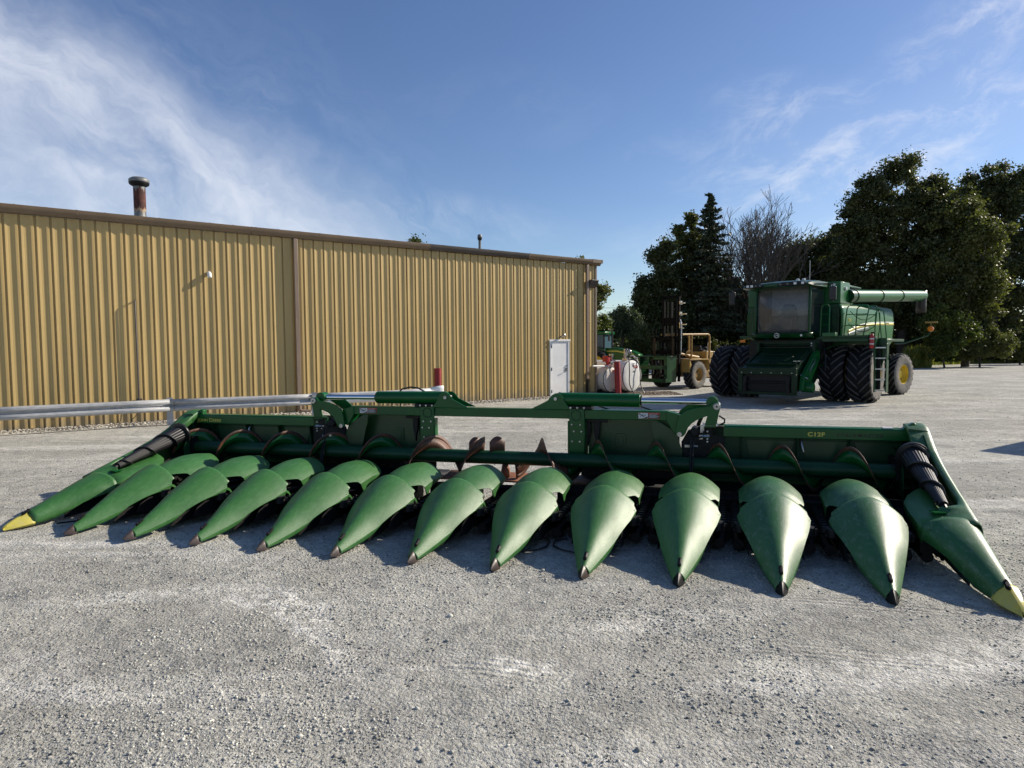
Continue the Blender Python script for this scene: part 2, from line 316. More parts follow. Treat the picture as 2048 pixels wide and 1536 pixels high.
G['stone'] = stone_mat('crushed_stone', [(.24, .236, .218), (.37, .365, .328), (.49, .483, .428), (.60, .592, .525), (.72, .71, .63)])
G['wstone'] = stone_mat('pale_pebbles', [(.20, .17, .13), (.42, .38, .31), (.60, .56, .48), (.72, .70, .64)])
G['poly'] = mat('green_poly', (.030, .128, .025), .45, var=.12, vscale=2.5, bump=.35, bscale=300, dirt=(.065, .175, .055), dscale=11, dlo=.40, dhi=.80, spec=.6, rvar=.16, streak=(3.5, .5, 2.0))
G['polywet'] = mat('green_poly_dew', (.022, .108, .024), .42, var=.14, vscale=2.5, bump=.35, bscale=160, dirt=(.075, .15, .08), dscale=16, dlo=.50, dhi=.66, spec=.62, rvar=.2, streak=(2.2, .7, 1.4))
scratch(G['poly']); scratch(G['polywet'])
G['paint'] = mat('green_paint', (.004, .048, .013), .32, var=.18, vscale=3, spec=.32, dirt=(.012, .055, .018), dscale=5, dlo=.58, dhi=.9, rvar=.15)
G['paintd'] = mat('green_paint_dusty', (.006, .050, .018), .42, var=.2, vscale=4, spec=.3, dirt=(.014, .035, .018), dscale=6, dlo=.55, dhi=.9)
G['paintl'] = mat('green_paint_clean', (.006, .092, .019), .28, var=.12, vscale=2, spec=.36)
G['paintp'] = mat('green_side_panel', (.010, .112, .022), .34, var=.10, vscale=1, spec=.30, dirt=(.035, .11, .04), dscale=4, dlo=.5, dhi=.9)
G['paintk'] = mat('green_paint_shaded', (.0035, .026, .009), .45, var=.3, vscale=5, spec=.25, dirt=(.014, .022, .012), dscale=9)  # green paint copied darker: feeder shade put into the colour, plus dirt blotches
G['panel'] = mat('green_sheet', (.018, .058, .022), .30, var=.15, vscale=2, spec=.42)
G['black'] = mat('black_metal', (.007, .007, .008), .45, var=.3, vscale=10, spec=.25)
G['dark'] = mat('greasy_dark_steel', (.010, .010, .010), .55, var=.5, vscale=14, dirt=(.030, .024, .018), dscale=20, spec=.25)
G['bplastic'] = mat('black_plastic', (.012, .012, .013), .38, var=.3, vscale=6, dirt=(.03, .029, .028), dscale=12, spec=.4)
G['yellow'] = mat('yellow_poly', (.52, .46, .09), .42, var=.1, vscale=6, dirt=(.46, .42, .16), dscale=14)
G['nose'] = mat('worn_brown_nose', (.016, .010, .009), .42, col2=(.042, .020, .014), vscale=8, spec=.5)
G['rust'] = mat('rust', (.16, .055, .022), .75, col2=(.26, .11, .05), vscale=9, bump=.3)
G['steel'] = mat('bare_steel', (.42, .42, .42), .32, metal=.9, var=.3, vscale=8)
G['chrome'] = mat('chrome_rod', (.75, .76, .78), .10, metal=1)
G['galv'] = mat('galvanised_steel', (.36, .37, .38), .52, metal=.0, var=.15, vscale=4, dirt=(.26, .27, .28), dscale=7, dlo=.5, dhi=.85, streak=(1.5, 1.5, 3))
G['white'] = mat('white_paint', (.84, .84, .82), .42, var=.06, vscale=2, dirt=(.48, .45, .40), dscale=2.2, dlo=.55, dhi=.9)
G['wplain'] = mat('white_plastic', (.80, .80, .78), .35)
G['red'] = mat('red_plastic', (.26, .010, .009), .38, var=.2, vscale=6)
G['redp'] = mat('red_paint', (.36, .02, .02), .35)
G['siding'] = mat('tan_siding', (.445, .318, .125), .45, var=.08, vscale=1.5, dirt=(.37, .265, .105), dscale=1.1, dlo=.5, dhi=.85, streak=(1.5, 1.5, .25))
def wall_weather(m):
    t = m.node_tree; b = t.nodes['Principled BSDF']; src = b.inputs['Base Color'].links[0].from_socket; tcn = N(t, 'ShaderNodeTexCoord'); sp = N(t, 'ShaderNodeSeparateXYZ'); wire(t, tcn.outputs['Object'], sp.inputs[0])
    wn = N(t, 'ShaderNodeTexWhiteNoise'); wn.noise_dimensions = '1D'; wire(t, M_(t, 'FLOOR', M_(t, 'DIVIDE', sp.outputs[0], .92)), wn.inputs['W'])
    v = N(t, 'ShaderNodeVectorMath', operation='SCALE'); wire(t, src, v.inputs[0]); wire(t, M_(t, 'ADD', M_(t, 'MULTIPLY', wn.outputs['Value'], .10), .95), v.inputs['Scale'])
    n = N(t, 'ShaderNodeTexNoise'); n.inputs['Scale'].default_value = 4; n.inputs['Detail'].default_value = 7; wire(t, tcn.outputs['Object'], n.inputs['Vector'])
    z = M_(t, 'ADD', sp.outputs[2], M_(t, 'MULTIPLY', M_(t, 'SUBTRACT', n.outputs[0], .5), 1.1)); x = N(t, 'ShaderNodeMix', data_type='RGBA'); wire(t, M_(t, 'MULTIPLY', ramp(t, z, .42, .02), .6), x.inputs[0]); wire(t, v.outputs[0], x.inputs[6]); x.inputs[7].default_value = (.24, .205, .15, 1); wire(t, x.outputs[2], b.inputs['Base Color'])
wall_weather(G['siding'])
G['trim'] = mat('brown_trim', (.175, .120, .072), .45, var=.12, vscale=2)
G['trimd'] = mat('dark_trim', (.085, .068, .058), .40, var=.15, vscale=2)
G['dspout'] = mat('mauve_brown_spout', (.24, .175, .125), .5, var=.12, vscale=3, dirt=(.17, .13, .11), dscale=5, streak=(3, 3, .4))
G['roof'] = mat('roof_steel', (.33, .33, .32), .4, metal=.3, var=.2)
G['tyre'] = mat('tyre_rubber', (.009, .009, .010), .75, var=.35, vscale=7, spec=.25, dirt=(.022, .021, .020), dscale=8)
G['lug'] = mat('tyre_lug_rubber', (.072, .071, .072), .7, var=.2, vscale=9)
G['dustyre'] = mat('dusty_tyre_side', (.155, .143, .125), .85, var=.3, vscale=7, dirt=(.09, .085, .08), dscale=8)
G['rim'] = mat('yellow_rim', (.62, .43, .02), .35, var=.08)
G['fork'] = mat('worn_yellow_paint', (.36, .225, .060), .5, var=.15, vscale=3, dirt=(.20, .12, .05), dscale=5, dlo=.52, dhi=.75)
G['forkd'] = mat('dirty_yellow', (.22, .14, .05), .6, var=.3, vscale=4)
G['glass'] = mat('dark_glass', (.020, .025, .027), .06, spec=.8, var=.2, vscale=1.0)
G['glassb'] = mat('sky_glass', (.05, .10, .13), .30, spec=.35)
G['lamp'] = mat('lamp_lens', (.65, .66, .64), .15)
G['amber'] = mat('amber_lens', (.75, .20, .01), .2)
G['decalw'] = mat('decal_white', (.62, .63, .62), .4)
G['decalr'] = mat('decal_red', (.42, .03, .03), .4)
G['dyellow'] = mat('decal_yellow', (.58, .50, .08), .4)
G['dblack'] = mat('decal_black', (.008, .008, .008), .4)
G['tank'] = mat('old_white_tank', (.60, .57, .52), .5, var=.08, dirt=(.34, .17, .08), dscale=1.6, dlo=.56, dhi=.8)
G['tankw'] = mat('white_tank', (.68, .69, .68), .42, var=.05, dirt=(.42, .43, .44), dscale=2, dlo=.6, dhi=.9)
G['bark'] = mat('bark', (.055, .045, .036), .9, var=.35, vscale=5, bump=.8, bscale=14)
G['barkg'] = mat('grey_bark', (.085, .072, .060), .9, var=.3, vscale=5)
G['rubber'] = mat('hose_rubber', (.010, .010, .010), .4)
G['mastb'] = mat('mast_black', (.006, .006, .006), .8, spec=.08)
G['stack'] = mat('vent_pipe_steel', (.15, .15, .147), .5, metal=.2, var=.2, vscale=3)
G['grass'] = mat('grass_ground', (.09, .12, .03), .9, col2=(.17, .17, .055), vscale=.8)
# ================================================================ ground
rng = np.random.default_rng(7)
# one sheet, fine near the camera and coarse to the horizon
def vnoise(x, y, seed):
    r = np.random.default_rng(seed); g = r.random((64, 64))
    xi = np.floor(x).astype(int); yi = np.floor(y).astype(int); fx = x-xi; fy = y-yi; fx = fx*fx*(3-2*fx); fy = fy*fy*(3-2*fy)
    a = g[xi % 64, yi % 64]; b = g[(xi+1) % 64, yi % 64]; c = g[xi % 64, (yi+1) % 64]; d = g[(xi+1) % 64, (yi+1) % 64]
    return (a*(1-fx)+b*fx)*(1-fy)+(c*(1-fx)+d*fx)*fy
def gz(x, y):
    """height of the gravel yard: shallow dips, tyre marks and small heaps, level far off"""
    f = np.clip((16-np.hypot(x, y))/8, 0, 1)
    h = .030*(vnoise(x*.8, y*.8, 1)-.5)+.018*(vnoise(x*2.3+5, y*2.3, 2)-.5)+.012*(vnoise(x*6, y*6+3, 3)-.5)+.007*(vnoise(x*15, y*15, 4)-.5)
    return h*f
def axis(lo, hi, near, step):
    p = list(np.arange(-near, near+1e-6, step)); a = near; s = step
    while a < hi: s *= 1.22; a += s; p.append(a)
    a = -near; s = step
    while a > lo: s *= 1.22; a -= s; p.insert(0, a)
    return np.array(p)
gx = axis(-600, 600, 8.0, .055); gy = axis(-300, 700, 8.0, .055)+6.0
X, Y = np.meshgrid(gx, gy, indexing='ij'); Z = gz(X, Y)
v = np.stack([X, Y, Z], -1).reshape(-1, 3); ny = len(gy); ii, jj = np.meshgrid(np.arange(len(gx)-1), np.arange(ny-1), indexing='ij')
a = (ii*ny+jj).ravel(); ground = np_mesh('ground', v, np.stack([a, a+ny, a+ny+1, a+1], 1), G['ground'], 4, True); tag(ground, kind='structure', label='light grey crushed gravel yard')
# loose stones: real geometry near the viewer
ico_v = np.array([(-1, 1.618, 0), (1, 1.618, 0), (-1, -1.618, 0), (1, -1.618, 0), (0, -1, 1.618), (0, 1, 1.618), (0, -1, -1.618), (0, 1, -1.618), (1.618, 0, -1), (1.618, 0, 1), (-1.618, 0, -1), (-1.618, 0, 1)])/1.902
ico_f = np.array([(0, 11, 5), (0, 5, 1), (0, 1, 7), (0, 7, 10), (0, 10, 11), (1, 5, 9), (5, 11, 4), (11, 10, 2), (10, 7, 6), (7, 1, 8), (3, 9, 4), (3, 4, 2), (3, 2, 6), (3, 6, 8), (3, 8, 9), (4, 9, 5), (2, 4, 11), (6, 2, 10), (8, 6, 7), (9, 8, 1)])
oct_v = np.array([(1, 0, 0), (-1, 0, 0), (0, 1, 0), (0, -1, 0), (0, 0, 1), (0, 0, -1.)]); oct_f = np.array([(0, 2, 4), (2, 1, 4), (1, 3, 4), (3, 0, 4), (2, 0, 5), (1, 2, 5), (3, 1, 5), (0, 3, 5)])
def stones(name, px, py, pz, size, m, bv=ico_v, bf=ico_f, flat=.62, seed=3):
    r = np.random.default_rng(seed); n = len(px)
    q = r.normal(size=(n, 4)); q /= np.linalg.norm(q, axis=1)[:, None]; w, x, y, z = q.T
    Rm = np.stack([1-2*(y*y+z*z), 2*(x*y-z*w), 2*(x*z+y*w), 2*(x*y+z*w), 1-2*(x*x+z*z), 2*(y*z-x*w), 2*(x*z-y*w), 2*(y*z+x*w), 1-2*(x*x+y*y)], 1).reshape(n, 3, 3)
    loc = bv[None]*r.uniform(.62, 1.25, (n, len(bv), 1))*r.uniform(.6, 1.15, (n, 1, 3))*size[:, None, None]
    V = np.einsum('nij,nkj->nki', Rm, loc); V[..., 2] *= flat
    V += np.stack([px, py, pz+size*.22], 1)[:, None]
    F = (bf[None]+(np.arange(n)*len(bv))[:, None, None]).reshape(-1, 3)
    return np_mesh(name, V.reshape(-1, 3), F, m, 3)
def wedge(n, d0, d1, pw, amax=.90):
    d = d0+(d1-d0)*rng.random(n)**pw; a = rng.uniform(-amax, amax, n); return d*np.sin(a), d*np.cos(a)
sx_, sy_ = wedge(120000, 2.3, 9.5, 1.15, .80)
dens = vnoise(sx_*.9, sy_*.9, 11)*.5+vnoise(sx_*2.6, sy_*2.6, 12)*.3+vnoise(sx_*7, sy_*7, 13)*.2
keep = rng.random(len(sx_)) < np.clip((dens-.36)*3.6, .04, 1); sx_, sy_ = sx_[keep], sy_[keep]
sz_ = rng.lognormal(-5.18, .42, len(sx_)); sz_ = np.clip(sz_, .0030, .016)
o = stones('gravel', sx_, sy_, gz(sx_, sy_), sz_, G['stone'], oct_v, oct_f); tag(o, kind='stuff', label='loose crushed limestone lying on the yard')
sx_, sy_ = wedge(1100, 2.4, 13, 1.1); sz_ = np.clip(rng.lognormal(-4.65, .36, len(sx_)), .007, .024)
sx2, sy2 = wedge(5000, 8.5, 30, 1.3, .75); sx_ = np.concatenate([sx_, sx2]); sy_ = np.concatenate([sy_, sy2]); sz_ = np.concatenate([sz_, np.clip(rng.lognormal(-4.75, .35, 5000), .005, .018)])
o = stones('loose_stones', sx_, sy_, gz(sx_, sy_), sz_, G['stone'], seed=8); tag(o, kind='stuff', label='scattered larger stones on the gravel yard')
# grassy ground past the yard
gb = MB(); gp = [(-90, 62), (15, 57.5), (37, 59.7), (52.7, 66.5), (120, 100), (420, 230), (420, 620), (-420, 620), (-420, 62)]
gb.add([(x, y, .02) for x, y in gp], [tuple(range(len(gp)))]); tag(gb.build('verge', G['grass']), kind='structure', label='grassy ground beyond the gravel yard')

# ================================================================ metal building
WX, WY, WAZ = -12.0178, 15.4663, 0.6084
bld = empty('metal_building', (WX, WY, 0), WAZ, 'long tan ribbed steel shed with brown gutter trim and a white door', 'building')
PW = .30672; EAVE = 5.18; U0 = -9.0; U1 = 18.80
def rib_wall(u0, u1, z0, z1):
    prof = []; k = math.floor(u0/PW)
    while k*PW < u1:
        b = k*PW   # narrow deep groove, then a broad pan that dips and rises with two shallow creases; -y is outwards
        for t, h in ((.010, -.014), (.125, -.014), (.140, .026), (.175, .027), (.30, .016), (.31, .013), (.44, .007), (.47, .007), (.60, .015), (.615, .018), (.77, .0285), (.785, .031), (.89, .030), (.975, .027)):
            if u0 <= b+t*PW <= u1: prof.append((b+t*PW, -h))
        k += 1
    prof = [(u0, 0)]+prof+[(u1, 0)]
    m = MB(); m.v = [(x, y, z0) for x, y in prof]+[(x, y, z1) for x, y in prof]; n = len(prof)
    m.f = [(i, i+1, n+i+1, n+i) for i in range(n-1)]; return m
DU0, DU1, DZ = 16.40, 17.36, 2.20
w = rib_wall(U0, DU0, .04, EAVE)
for a in (rib_wall(DU1, U1, .04, EAVE), rib_wall(DU0, DU1, DZ+.02, EAVE)): w.add(a.v, a.f)
w.build('wall_panel', G['siding'], bld, smooth=0)
w = rib_wall(0, 12.5, .04, 6.1); h_ = len(w.v)//2; w.v = w.v[:h_]+[(x, y, 5.26+x*.115) for x, y, z in w.v[h_:]]; w.build('wall_panel', G['siding'], bld, smooth=0, xf=lambda p: (U1-p[1], p[0], p[2]))
m = MB(); m.bx(U0, U1-.05, .09, 12.5, 0, 5.1); m.build('foundation_block', G['trimd'], bld)
m = MB(); m.prism([(-.10, 5.30), (12.6, 5.30+12.7*.115), (12.6, 5.36+12.7*.115), (-.10, 5.36)], U0, U1+.16, 'x')
for k in range(int((U1-U0)/.61)+1):
    u = U0+.1+k*.61; m.prism([(-.08, 5.36), (12.6, 5.36+12.68*.115), (12.6, 5.41+12.68*.115), (-.08, 5.41)], u-.02, u+.02, 'x')
m.build('roof', G['roof'], bld, smooth=0)
m = MB(); m.bx(U1-.07, U1+.012, -.05, .10, .04, EAVE); m.build('corner_trim', G['dspout'], bld, bevel=.004)
m = MB(); m.bx(U0, DU0-.06, -.022, .05, .0, .045); m.bx(DU1+.06, U1, -.022, .05, 0, .045); m.build('base_trim', G['trimd'], bld)
GP = [(-.035, 5.190), (-.125, 5.195), (-.185, 5.285), (-.185, 5.385), (-.170, 5.385), (-.170, 5.30), (-.02, 5.30), (-.035, 5.28)]
gu = [U0, -3.1, 1.5, 5.6, 11.25]
for a, b, mm in [(gu[i], gu[i+1], 'trim') for i in range(4)]+[(11.25, 15.35, 'trimd'), (15.35, U1-.32, 'trim')]:
    m = MB(); m.prism(GP, a+.004, b-.004, 'x'); m.build('gutter', G[mm], bld, bevel=.004)
    m = MB(); m.bx(b-.012, b+.006, -.188, -.15, 5.26, 5.389); m.build('gutter_joint', G[mm], bld)
m = MB(); m.prism([(-.035, 5.16), (-.115, 5.165), (-.19, 5.27), (-.19, 5.40), (.2, 5.45), (.2, 5.2)], U1-.32, U1+.14, 'x')
m.prism([(-.14, 5.26), (-.19, 5.27), (-.19, 5.40), (.2, 5.45), (.2, 5.3)], U1+.14, U1+.22, 'x'); m.build('gutter_end', G['trim'], bld, bevel=.006)
for u, zb in ((6.82, .30), (18.25, .62)):
    m = MB(); m.bx(u-.060, u+.060, -.155, -.062, zb, 5.17); m.bx(u-.068, u+.068, -.162, -.056, 2.9, 2.93)
    o = m.build('downspout', G['dspout'], bld, bevel=.01, seg=2)
    q = MB(); q.tube([(u, -.11, zb+.04), (u, -.11, .12), (u+.06, -.16, .06), (u+.30, -.26, .05)], .062, 14)
    q.build('drain_elbow', G['black'] if u > 10 else G['dspout'], o)
# door
dr = MB(); dr.bx(DU0+.07, DU1-.07, -.035, .02, .02, DZ-.06); door = dr.build('door', G['white'], bld, bevel=.004)
f = MB(); f.bx(DU0, DU0+.065, -.06, .03, 0, DZ); f.bx(DU1-.065, DU1, -.06, .03, 0, DZ); f.bx(DU0-.04, DU1+.04, -.075, .03, DZ-.055, DZ+.02); f.build('door_frame', G['white'], bld, bevel=.005)
h = MB(); h.bx(DU1-.20, DU1-.115, -.06, -.036, .98, 1.12); h.tube([(DU1-.145, -.05, 1.03), (DU1-.145, -.105, 1.03), (DU1-.265, -.115, 1.01)], .013, 8); h.lathe([(.001, -.07), (.03, -.07), (.03, -.035), (.03, -.034)], (DU1-.145, 0, 1.20), 'y', 12)
h.build('door_handle', G['steel'], door)
for z in (.22, 1.08, 1.95):
    h = MB(); h.bx(DU0+.052, DU0+.082, -.07, -.034, z-.06, z+.06); h.build('hinge', G['dark'], door)
m = MB(); m.bx(16.90, 17.02, -.03, .0, 2.30, 2.36); m.tube([(16.96, -.02, 2.33), (16.96, -.12, 2.36)], .028, 10); m.lathe([(.02, -.24), (.055, -.22), (.05, -.12), (.02, -.11)], (16.99, 0, 2.375), 'y', 14)
m.build('door_lamp', G['steel'], bld)
# yard lamp near the corner
m = MB(); m.prism([(0, 4.58), (-.29, 4.585), (-.30, 4.55), (-.17, 4.30), (0, 4.28)], 18.33, 18.70, 'x'); o = m.build('wall_lamp', G['trimd'], bld, bevel=.01)
q = MB(); q.prism([(-.285, 4.535), (-.29, 4.54), (-.178, 4.325), (-.172, 4.33)], 18.36, 18.67, 'x'); q.build('lens', mat('lens_grey', (.16, .16, .17), .2, spec=.8), o)
q = MB(); q.tube([(18.36, -.1, 4.43), (18.28, -.1, 4.43)], .02, 8); q.build('photocell', G['black'], o)
# white vent elbow high on the wall
m = MB(); pts = [(4.46, .02, 4.03), (4.46, -.06, 4.03), (4.46, -.10, 4.015), (4.46, -.125, 3.985), (4.46, -.135, 3.94), (4.46, -.135, 3.90)]
m.tube(pts, [.052, .052, .055, .056, .058, .060], 18, cap=False); o = m.build('vent_elbow', G['wplain'], bld, solid=.006)
# thin conduit
m = MB(); m.tube([(2.655, .0, 3.20), (2.655, -.11, 3.20), (2.655, -.125, 3.17), (2.665, -.125, .64)], .019, 8); m.bx(2.60, 2.73, -.13, -.03, .60, .66)
m.build('conduit', G['trimd'], bld)
m = MB(); m.tube([(2.66, -.11, .60), (2.66, -.13, .35), (2.56, -.16, .20), (2.45, -.18, .10)], .010, 6); m.build('cable', G['rubber'], bld)
def stack(u, y, r, z0, z1, rc, name):
    m = MB(); m.lathe([(r*1.5, z0-.05), (r*1.35, z0+.03), (r*1.05, z0+.12), (r, z0+.15), (r, z1-.05)], (u, y, 0), 'z', 24)
    o = m.build(name, G['stack'], bld)
    q = MB(); q.lathe([(r, z1-.10), (rc*.92, z1-.05), (rc, z1-.02), (rc, z1+.015)], (u, y, 0), 'z', 28); q.build('cap_skirt', G['black'], o)
    q = MB(); q.lathe([(rc*1.0, z1+.018), (rc*1.03, z1+.05), (rc*.97, z1+.10), (rc*.7, z1+.145), (.001, z1+.16)], (u, y, 0), 'z', 28); q.build('cap', G['stack'], o); return o
st = stack(2.98, 1.2, .150, 5.50, 6.53, .255, 'chimney')
bpy.context.view_layer.update()
rb = MB(); rp = []
nn = 40
for i in range(nn+1):
    a = -PI*.98+i/nn*PI*1.25; top = 6.36+.035*math.sin(i*1.3)+.05*math.sin(i*.45+1); bot = 5.82+.03*math.sin(i*1.9+2)+.03*math.sin(i*.6); r_ = .1525
    rp.append(((2.98+r_*math.cos(a), 1.2+r_*math.sin(a), bot), (2.98+r_*math.cos(a), 1.2+r_*math.sin(a), top)))
rb.loft([[q[0] for q in rp], [q[1] for q in rp]]); rb.build('rust_patch', mat('burnt_rust', (.045, .015, .012), .8, col2=(.12, .035, .024), vscale=7), st, smooth=60)
rp2 = [(((a_[0][0]-2.98)*.997+2.98, (a_[0][1]-1.2)*.997+1.2, a_[0][2]-.07), ((a_[1][0]-2.98)*.997+2.98, (a_[1][1]-1.2)*.997+1.2, a_[0][2]+.02)) for a_ in rp]
rb = MB(); rb.loft([[q[0] for q in rp2], [q[1] for q in rp2]]); rb.build('rust_fringe', mat('pale_rust', (.36, .25, .15), .7, var=.3, vscale=14), st, smooth=60)
stack(15.32, 3.2, .055, 5.75, 6.42, .095, 'roof_vent')
# pale stones along the foot of the wall
n = 15000; su = rng.uniform(-3.5, 18.6, n); so = np.abs(rng.normal(0, .26, n))+.03; dx, dy = math.cos(WAZ), math.sin(WAZ)
px = WX+dx*su+dy*so; py = WY+dy*su-dx*so; sz = np.clip(rng.lognormal(-3.85, .35, n), .010, .045)
o = stones('wall_foot_stones', px, py, np.zeros(n)+rng.random(n)*.03*(so < .35), sz, G['wstone'], seed=5); tag(o, kind='stuff', label='pale pebbles banked along the foot of the tan wall')

# ================================================================ guard rail
rail = empty('guard_rail', (-8.89, 16.5, 0), 0, 'galvanised corrugated guard rail running along in front of the tan shed', 'guard rail')
GRP = [(-17.5, 10.6), (-14.4, 12.5), (-12.0, 14.15), (-8.72, 16.42), (-5.52, 18.02), (-2.15, 19.35)]
def wbeam(p, q, z, name, mm, zend=0):
    p = Vector((*p, 0)); q = Vector((*q, 0)); d = (q-p).normalized(); nrm = Vector((d.y, -d.x, 0)); secs = []
    pr = [(-.155, .0), (-.150, .018), (-.115, .070), (-.075, .078), (-.045, .062), (-.018, .012), (0, .004), (.018, .012), (.045, .062), (.075, .078), (.115, .070), (.150, .018), (.155, 0)]
    for t_ in (0, .25, .5, .75, 1): secs.append([tuple(p+(q-p)*t_+nrm*o_+Vector((0, 0, z+h+zend*max(0, t_-.6)*2.5))-Vector((-8.89, 16.5, 0))) for h, o_ in pr])
    m = MB(); m.loft(secs); return m.build(name, mm, rail, solid=.004, smooth=30)
for i in range(4):
    a, b = GRP[i], GRP[i+1]; b2 = (b[0]+(b[0]-a[0])*.03, b[1]+(b[1]-a[1])*.03)
    wbeam(a, b2, .515, 'rail_beam', G['galv'])
wbeam((GRP[4][0]-.05, GRP[4][1]-.07), GRP[5], .535, 'rail_beam', mat('bright_galvanised', (.62, .62, .61), .4, metal=.25, var=.1), .055)
o = MB(); d = Vector((3.6, 1.3, 0)).normalized(); nr = Vector((d.y, -d.x, 0)); e = Vector((*GRP[5], 0))-Vector((-8.89, 16.5, 0)); secs = []
for t_, hh in ((-.32, .165), (-.05, .175), (.05, .185), (.10, .17), (.10, .14)):
    k = 0 if t_ < .09 else -.12
    secs.append([tuple(e+d*t_+nr*(.085+k*.4)+Vector((0, 0, .59+z_+.03*(t_ > -.2)))) for z_ in (-hh, -hh*.5, 0, hh*.5, hh)])
o.loft(secs); o.build('end_terminal', G['white'], rail, solid=.006, smooth=50)
for i, (x, y) in enumerate(GRP[:5]):
    m = MB(); bx_, by_ = x+8.89, y-16.5; a_ = math.atan2(GRP[min(i+1, 5)][1]-y, GRP[min(i+1, 5)][0]-x); M = T(bx_, by_, 0)@Matrix.Rotation(a_, 4, 'Z')
    for yy_ in (.02, .16): m.bx(-.075, .075, yy_, yy_+.012, -.05, .70, M)
    m.bx(-.006, .006, .03, .16, -.05, .70, M); p_ = m.build('post', G['galv'], rail)
    for du in (-.14, .10):
        for z_ in (.44, .515, .59):
            m = MB(); m.lathe([(.001, -.072+.0), (.014, -.07), (.014, -.05)], (du, 0, z_), 'y', 8, M@T(0, -.012, 0)); m.build('bolt', G['dark'], p_)
def red_post(x, y, z1, r, label, lean=0):
    m = MB(); pr = [(r*.82, z1-.02), (r*.95, z1)]; z = z1
    while z > .0:
        pr += [(r*1.0, z-.008), (r, z-.022), (r*.955, z-.028), (r*.955, z-.038)]; z -= .042
    m.lathe(pr, (0, 0, 0), 'z', 24); o = m.build('bollard', G['red'], None, (x, y, 0), smooth=25); o.rotation_euler = (0, R(lean), 0)
    m = MB(); m.lathe([(.001, z1-.10), (r*.8, z1-.09)], (0, 0, 0), 'z', 16)
    m.lathe([(.055, 0), (.055, z1-.09)], (0, 0, 0), 'z', 12); q = m.build('core_post', G['dark'], o)
    tag(o, label, 'bollard', 'red corrugated pipe bollards'); return o
red_post(-2.28, 19.85, 1.30, .118, 'red corrugated pipe bollard behind the free end of the guard rail')
red_post(4.28, 26.0, 1.33, .125, 'red corrugated pipe bollard standing between the two white fuel tanks', -2.5)
# ================================================================ corn header
# local frame: u along the row of points, v to the rear, z up
HX, HY, HAZ = -5.3381, 6.7384, -0.2612
hdr = empty('corn_header', (HX, HY, 0), HAZ, 'wide green twelve row corn header resting on the gravel with its points towards the viewer', 'corn header')
SH = .058
def hx(p): return (p[0]+SH*p[1], p[1], p[2])
def interp(x, tab):
    for (a, fa), (b, fb) in zip(tab, tab[1:]):
        if x <= b: t = (x-a)/(b-a); return fa+(fb-fa)*t
    return tab[-1][1]
def smooth_tab(tab, x, e=.03): return (interp(x-e, tab)+interp(x, tab)*2+interp(x+e, tab))/4
def arch(v, A, Wd, D, B, cu=0.0, wl=None, n=11, drop=.02, pw=1.8):
    """one cross-section: soft ridge at (0,A) falling by D to crisp shoulders, then short sides down to B"""
    pts = []
    wl = wl or Wd
    for side, w in ((-1, wl), (1, Wd)):
        half = []; z0 = A-D
        sm = 1.0 if z0 >= B else max(.05, ((A-B)/D))**(1/pw)
        for k in range(n): q = math.sin(PI/2*k/(n-1)) if sm >= 1 else k/(n-1); q *= sm; half.append((side*w*q, A-D*q**pw))
        zl = half[-1][1]
        for k in (1, 2, 3): half.append((side*(w*sm-drop*k/3*max(0, min(1, (z0-B)/.15))), zl+(min(zl, B)-zl)*k/3-.0004*k))
        pts.append(half)
    L = list(reversed(pts[0])); return [(cu+x, v, z) for x, z in L+pts[1][1:]]
tA = [(.08, .088), (.12, .108), (.3, .20), (.6, .345), (.9, .478), (1.0, .520), (1.12, .560)]
tW = [(.08, .044), (.12, .057), (.2, .082), (.35, .128), (.5, .174), (.65, .220), (.8, .262), (.95, .296), (1.03, .308), (1.12, .330)]
tB = [(.08, .025), (.25, .045), (.40, .080), (.47, .110), (.58, .188), (.68, .232), (.80, .268), (.92, .286), (1.03, .286), (1.045, .325), (1.07, .375), (1.12, .400)]
def D_(v, A, B, w): return min((A-B)*.97 if v < 1.035 else 9, w*(.60+.22*max(0, min(1, (.9-v)/.6)))+.01)
def front_cone():
    m = MB(); secs = []
    for v in [.088, .10, .14, .18, .22, .27, .32, .37, .42, .47, .52, .58, .64, .70, .76, .82, .88, .94, 1.0, 1.03, 1.045, 1.06, 1.075, 1.10, 1.12]:
        A, w, B = smooth_tab(tA, v), smooth_tab(tW, v), interp(v, tB); secs.append(arch(v, A, w, D_(v, A, B, w), B))
    m.loft(secs); return m
def nose():
    m = MB(); secs = []
    for v, A, w, B in ((-.012, .034, .003, .028), (.0, .046, .011, .018), (.03, .066, .024, .010), (.06, .083, .036, .008), (.092, .100, .0475, .012), (.10, .098, .046, .02), (.115, .094, .042, .03)):
        secs.append(arch(v, A, w, A-B-.001, B, n=7))
    m.loft(secs); m.f.append(tuple(range(len(secs[0])))); m.f.append(tuple(range((len(secs)-1)*len(secs[0]), len(secs)*len(secs[0])))); return m
def latch(c=0):
    m = MB(); M = T(c, .185, .148)@rot('X', 26)
    pts = [(.016*math.cos(a), .016*math.sin(a)+s_) for s_, a0 in ((.032, 0), (-.032, PI)) for a in [a0+PI*k/6 for k in range(7)]]
    m.prism(pts, -.004, .008, 'z', M); pts = [(x*.62, y*.8) for x, y in pts]; m.prism(pts, .0085, .013, 'z', M)
    m.lathe([(.012, .008), (.012, .020), (.001, .022)], (0, -.030, 0), 'z', 8, M); m.lathe([(.007, .008), (.007, .02), (.001, .021)], (0, .032, 0), 'z', 8, M); return m
hA = [(.92, .405), (1.06, .450), (1.14, .480), (1.25, .515), (1.4, .553), (1.6, .584), (1.8, .576), (1.97, .550)]
hW = [(.92, .215), (1.1, .240), (1.2, .258), (1.4, .290), (1.7, .290), (1.84, .285), (1.92, .262), (1.97, .205)]
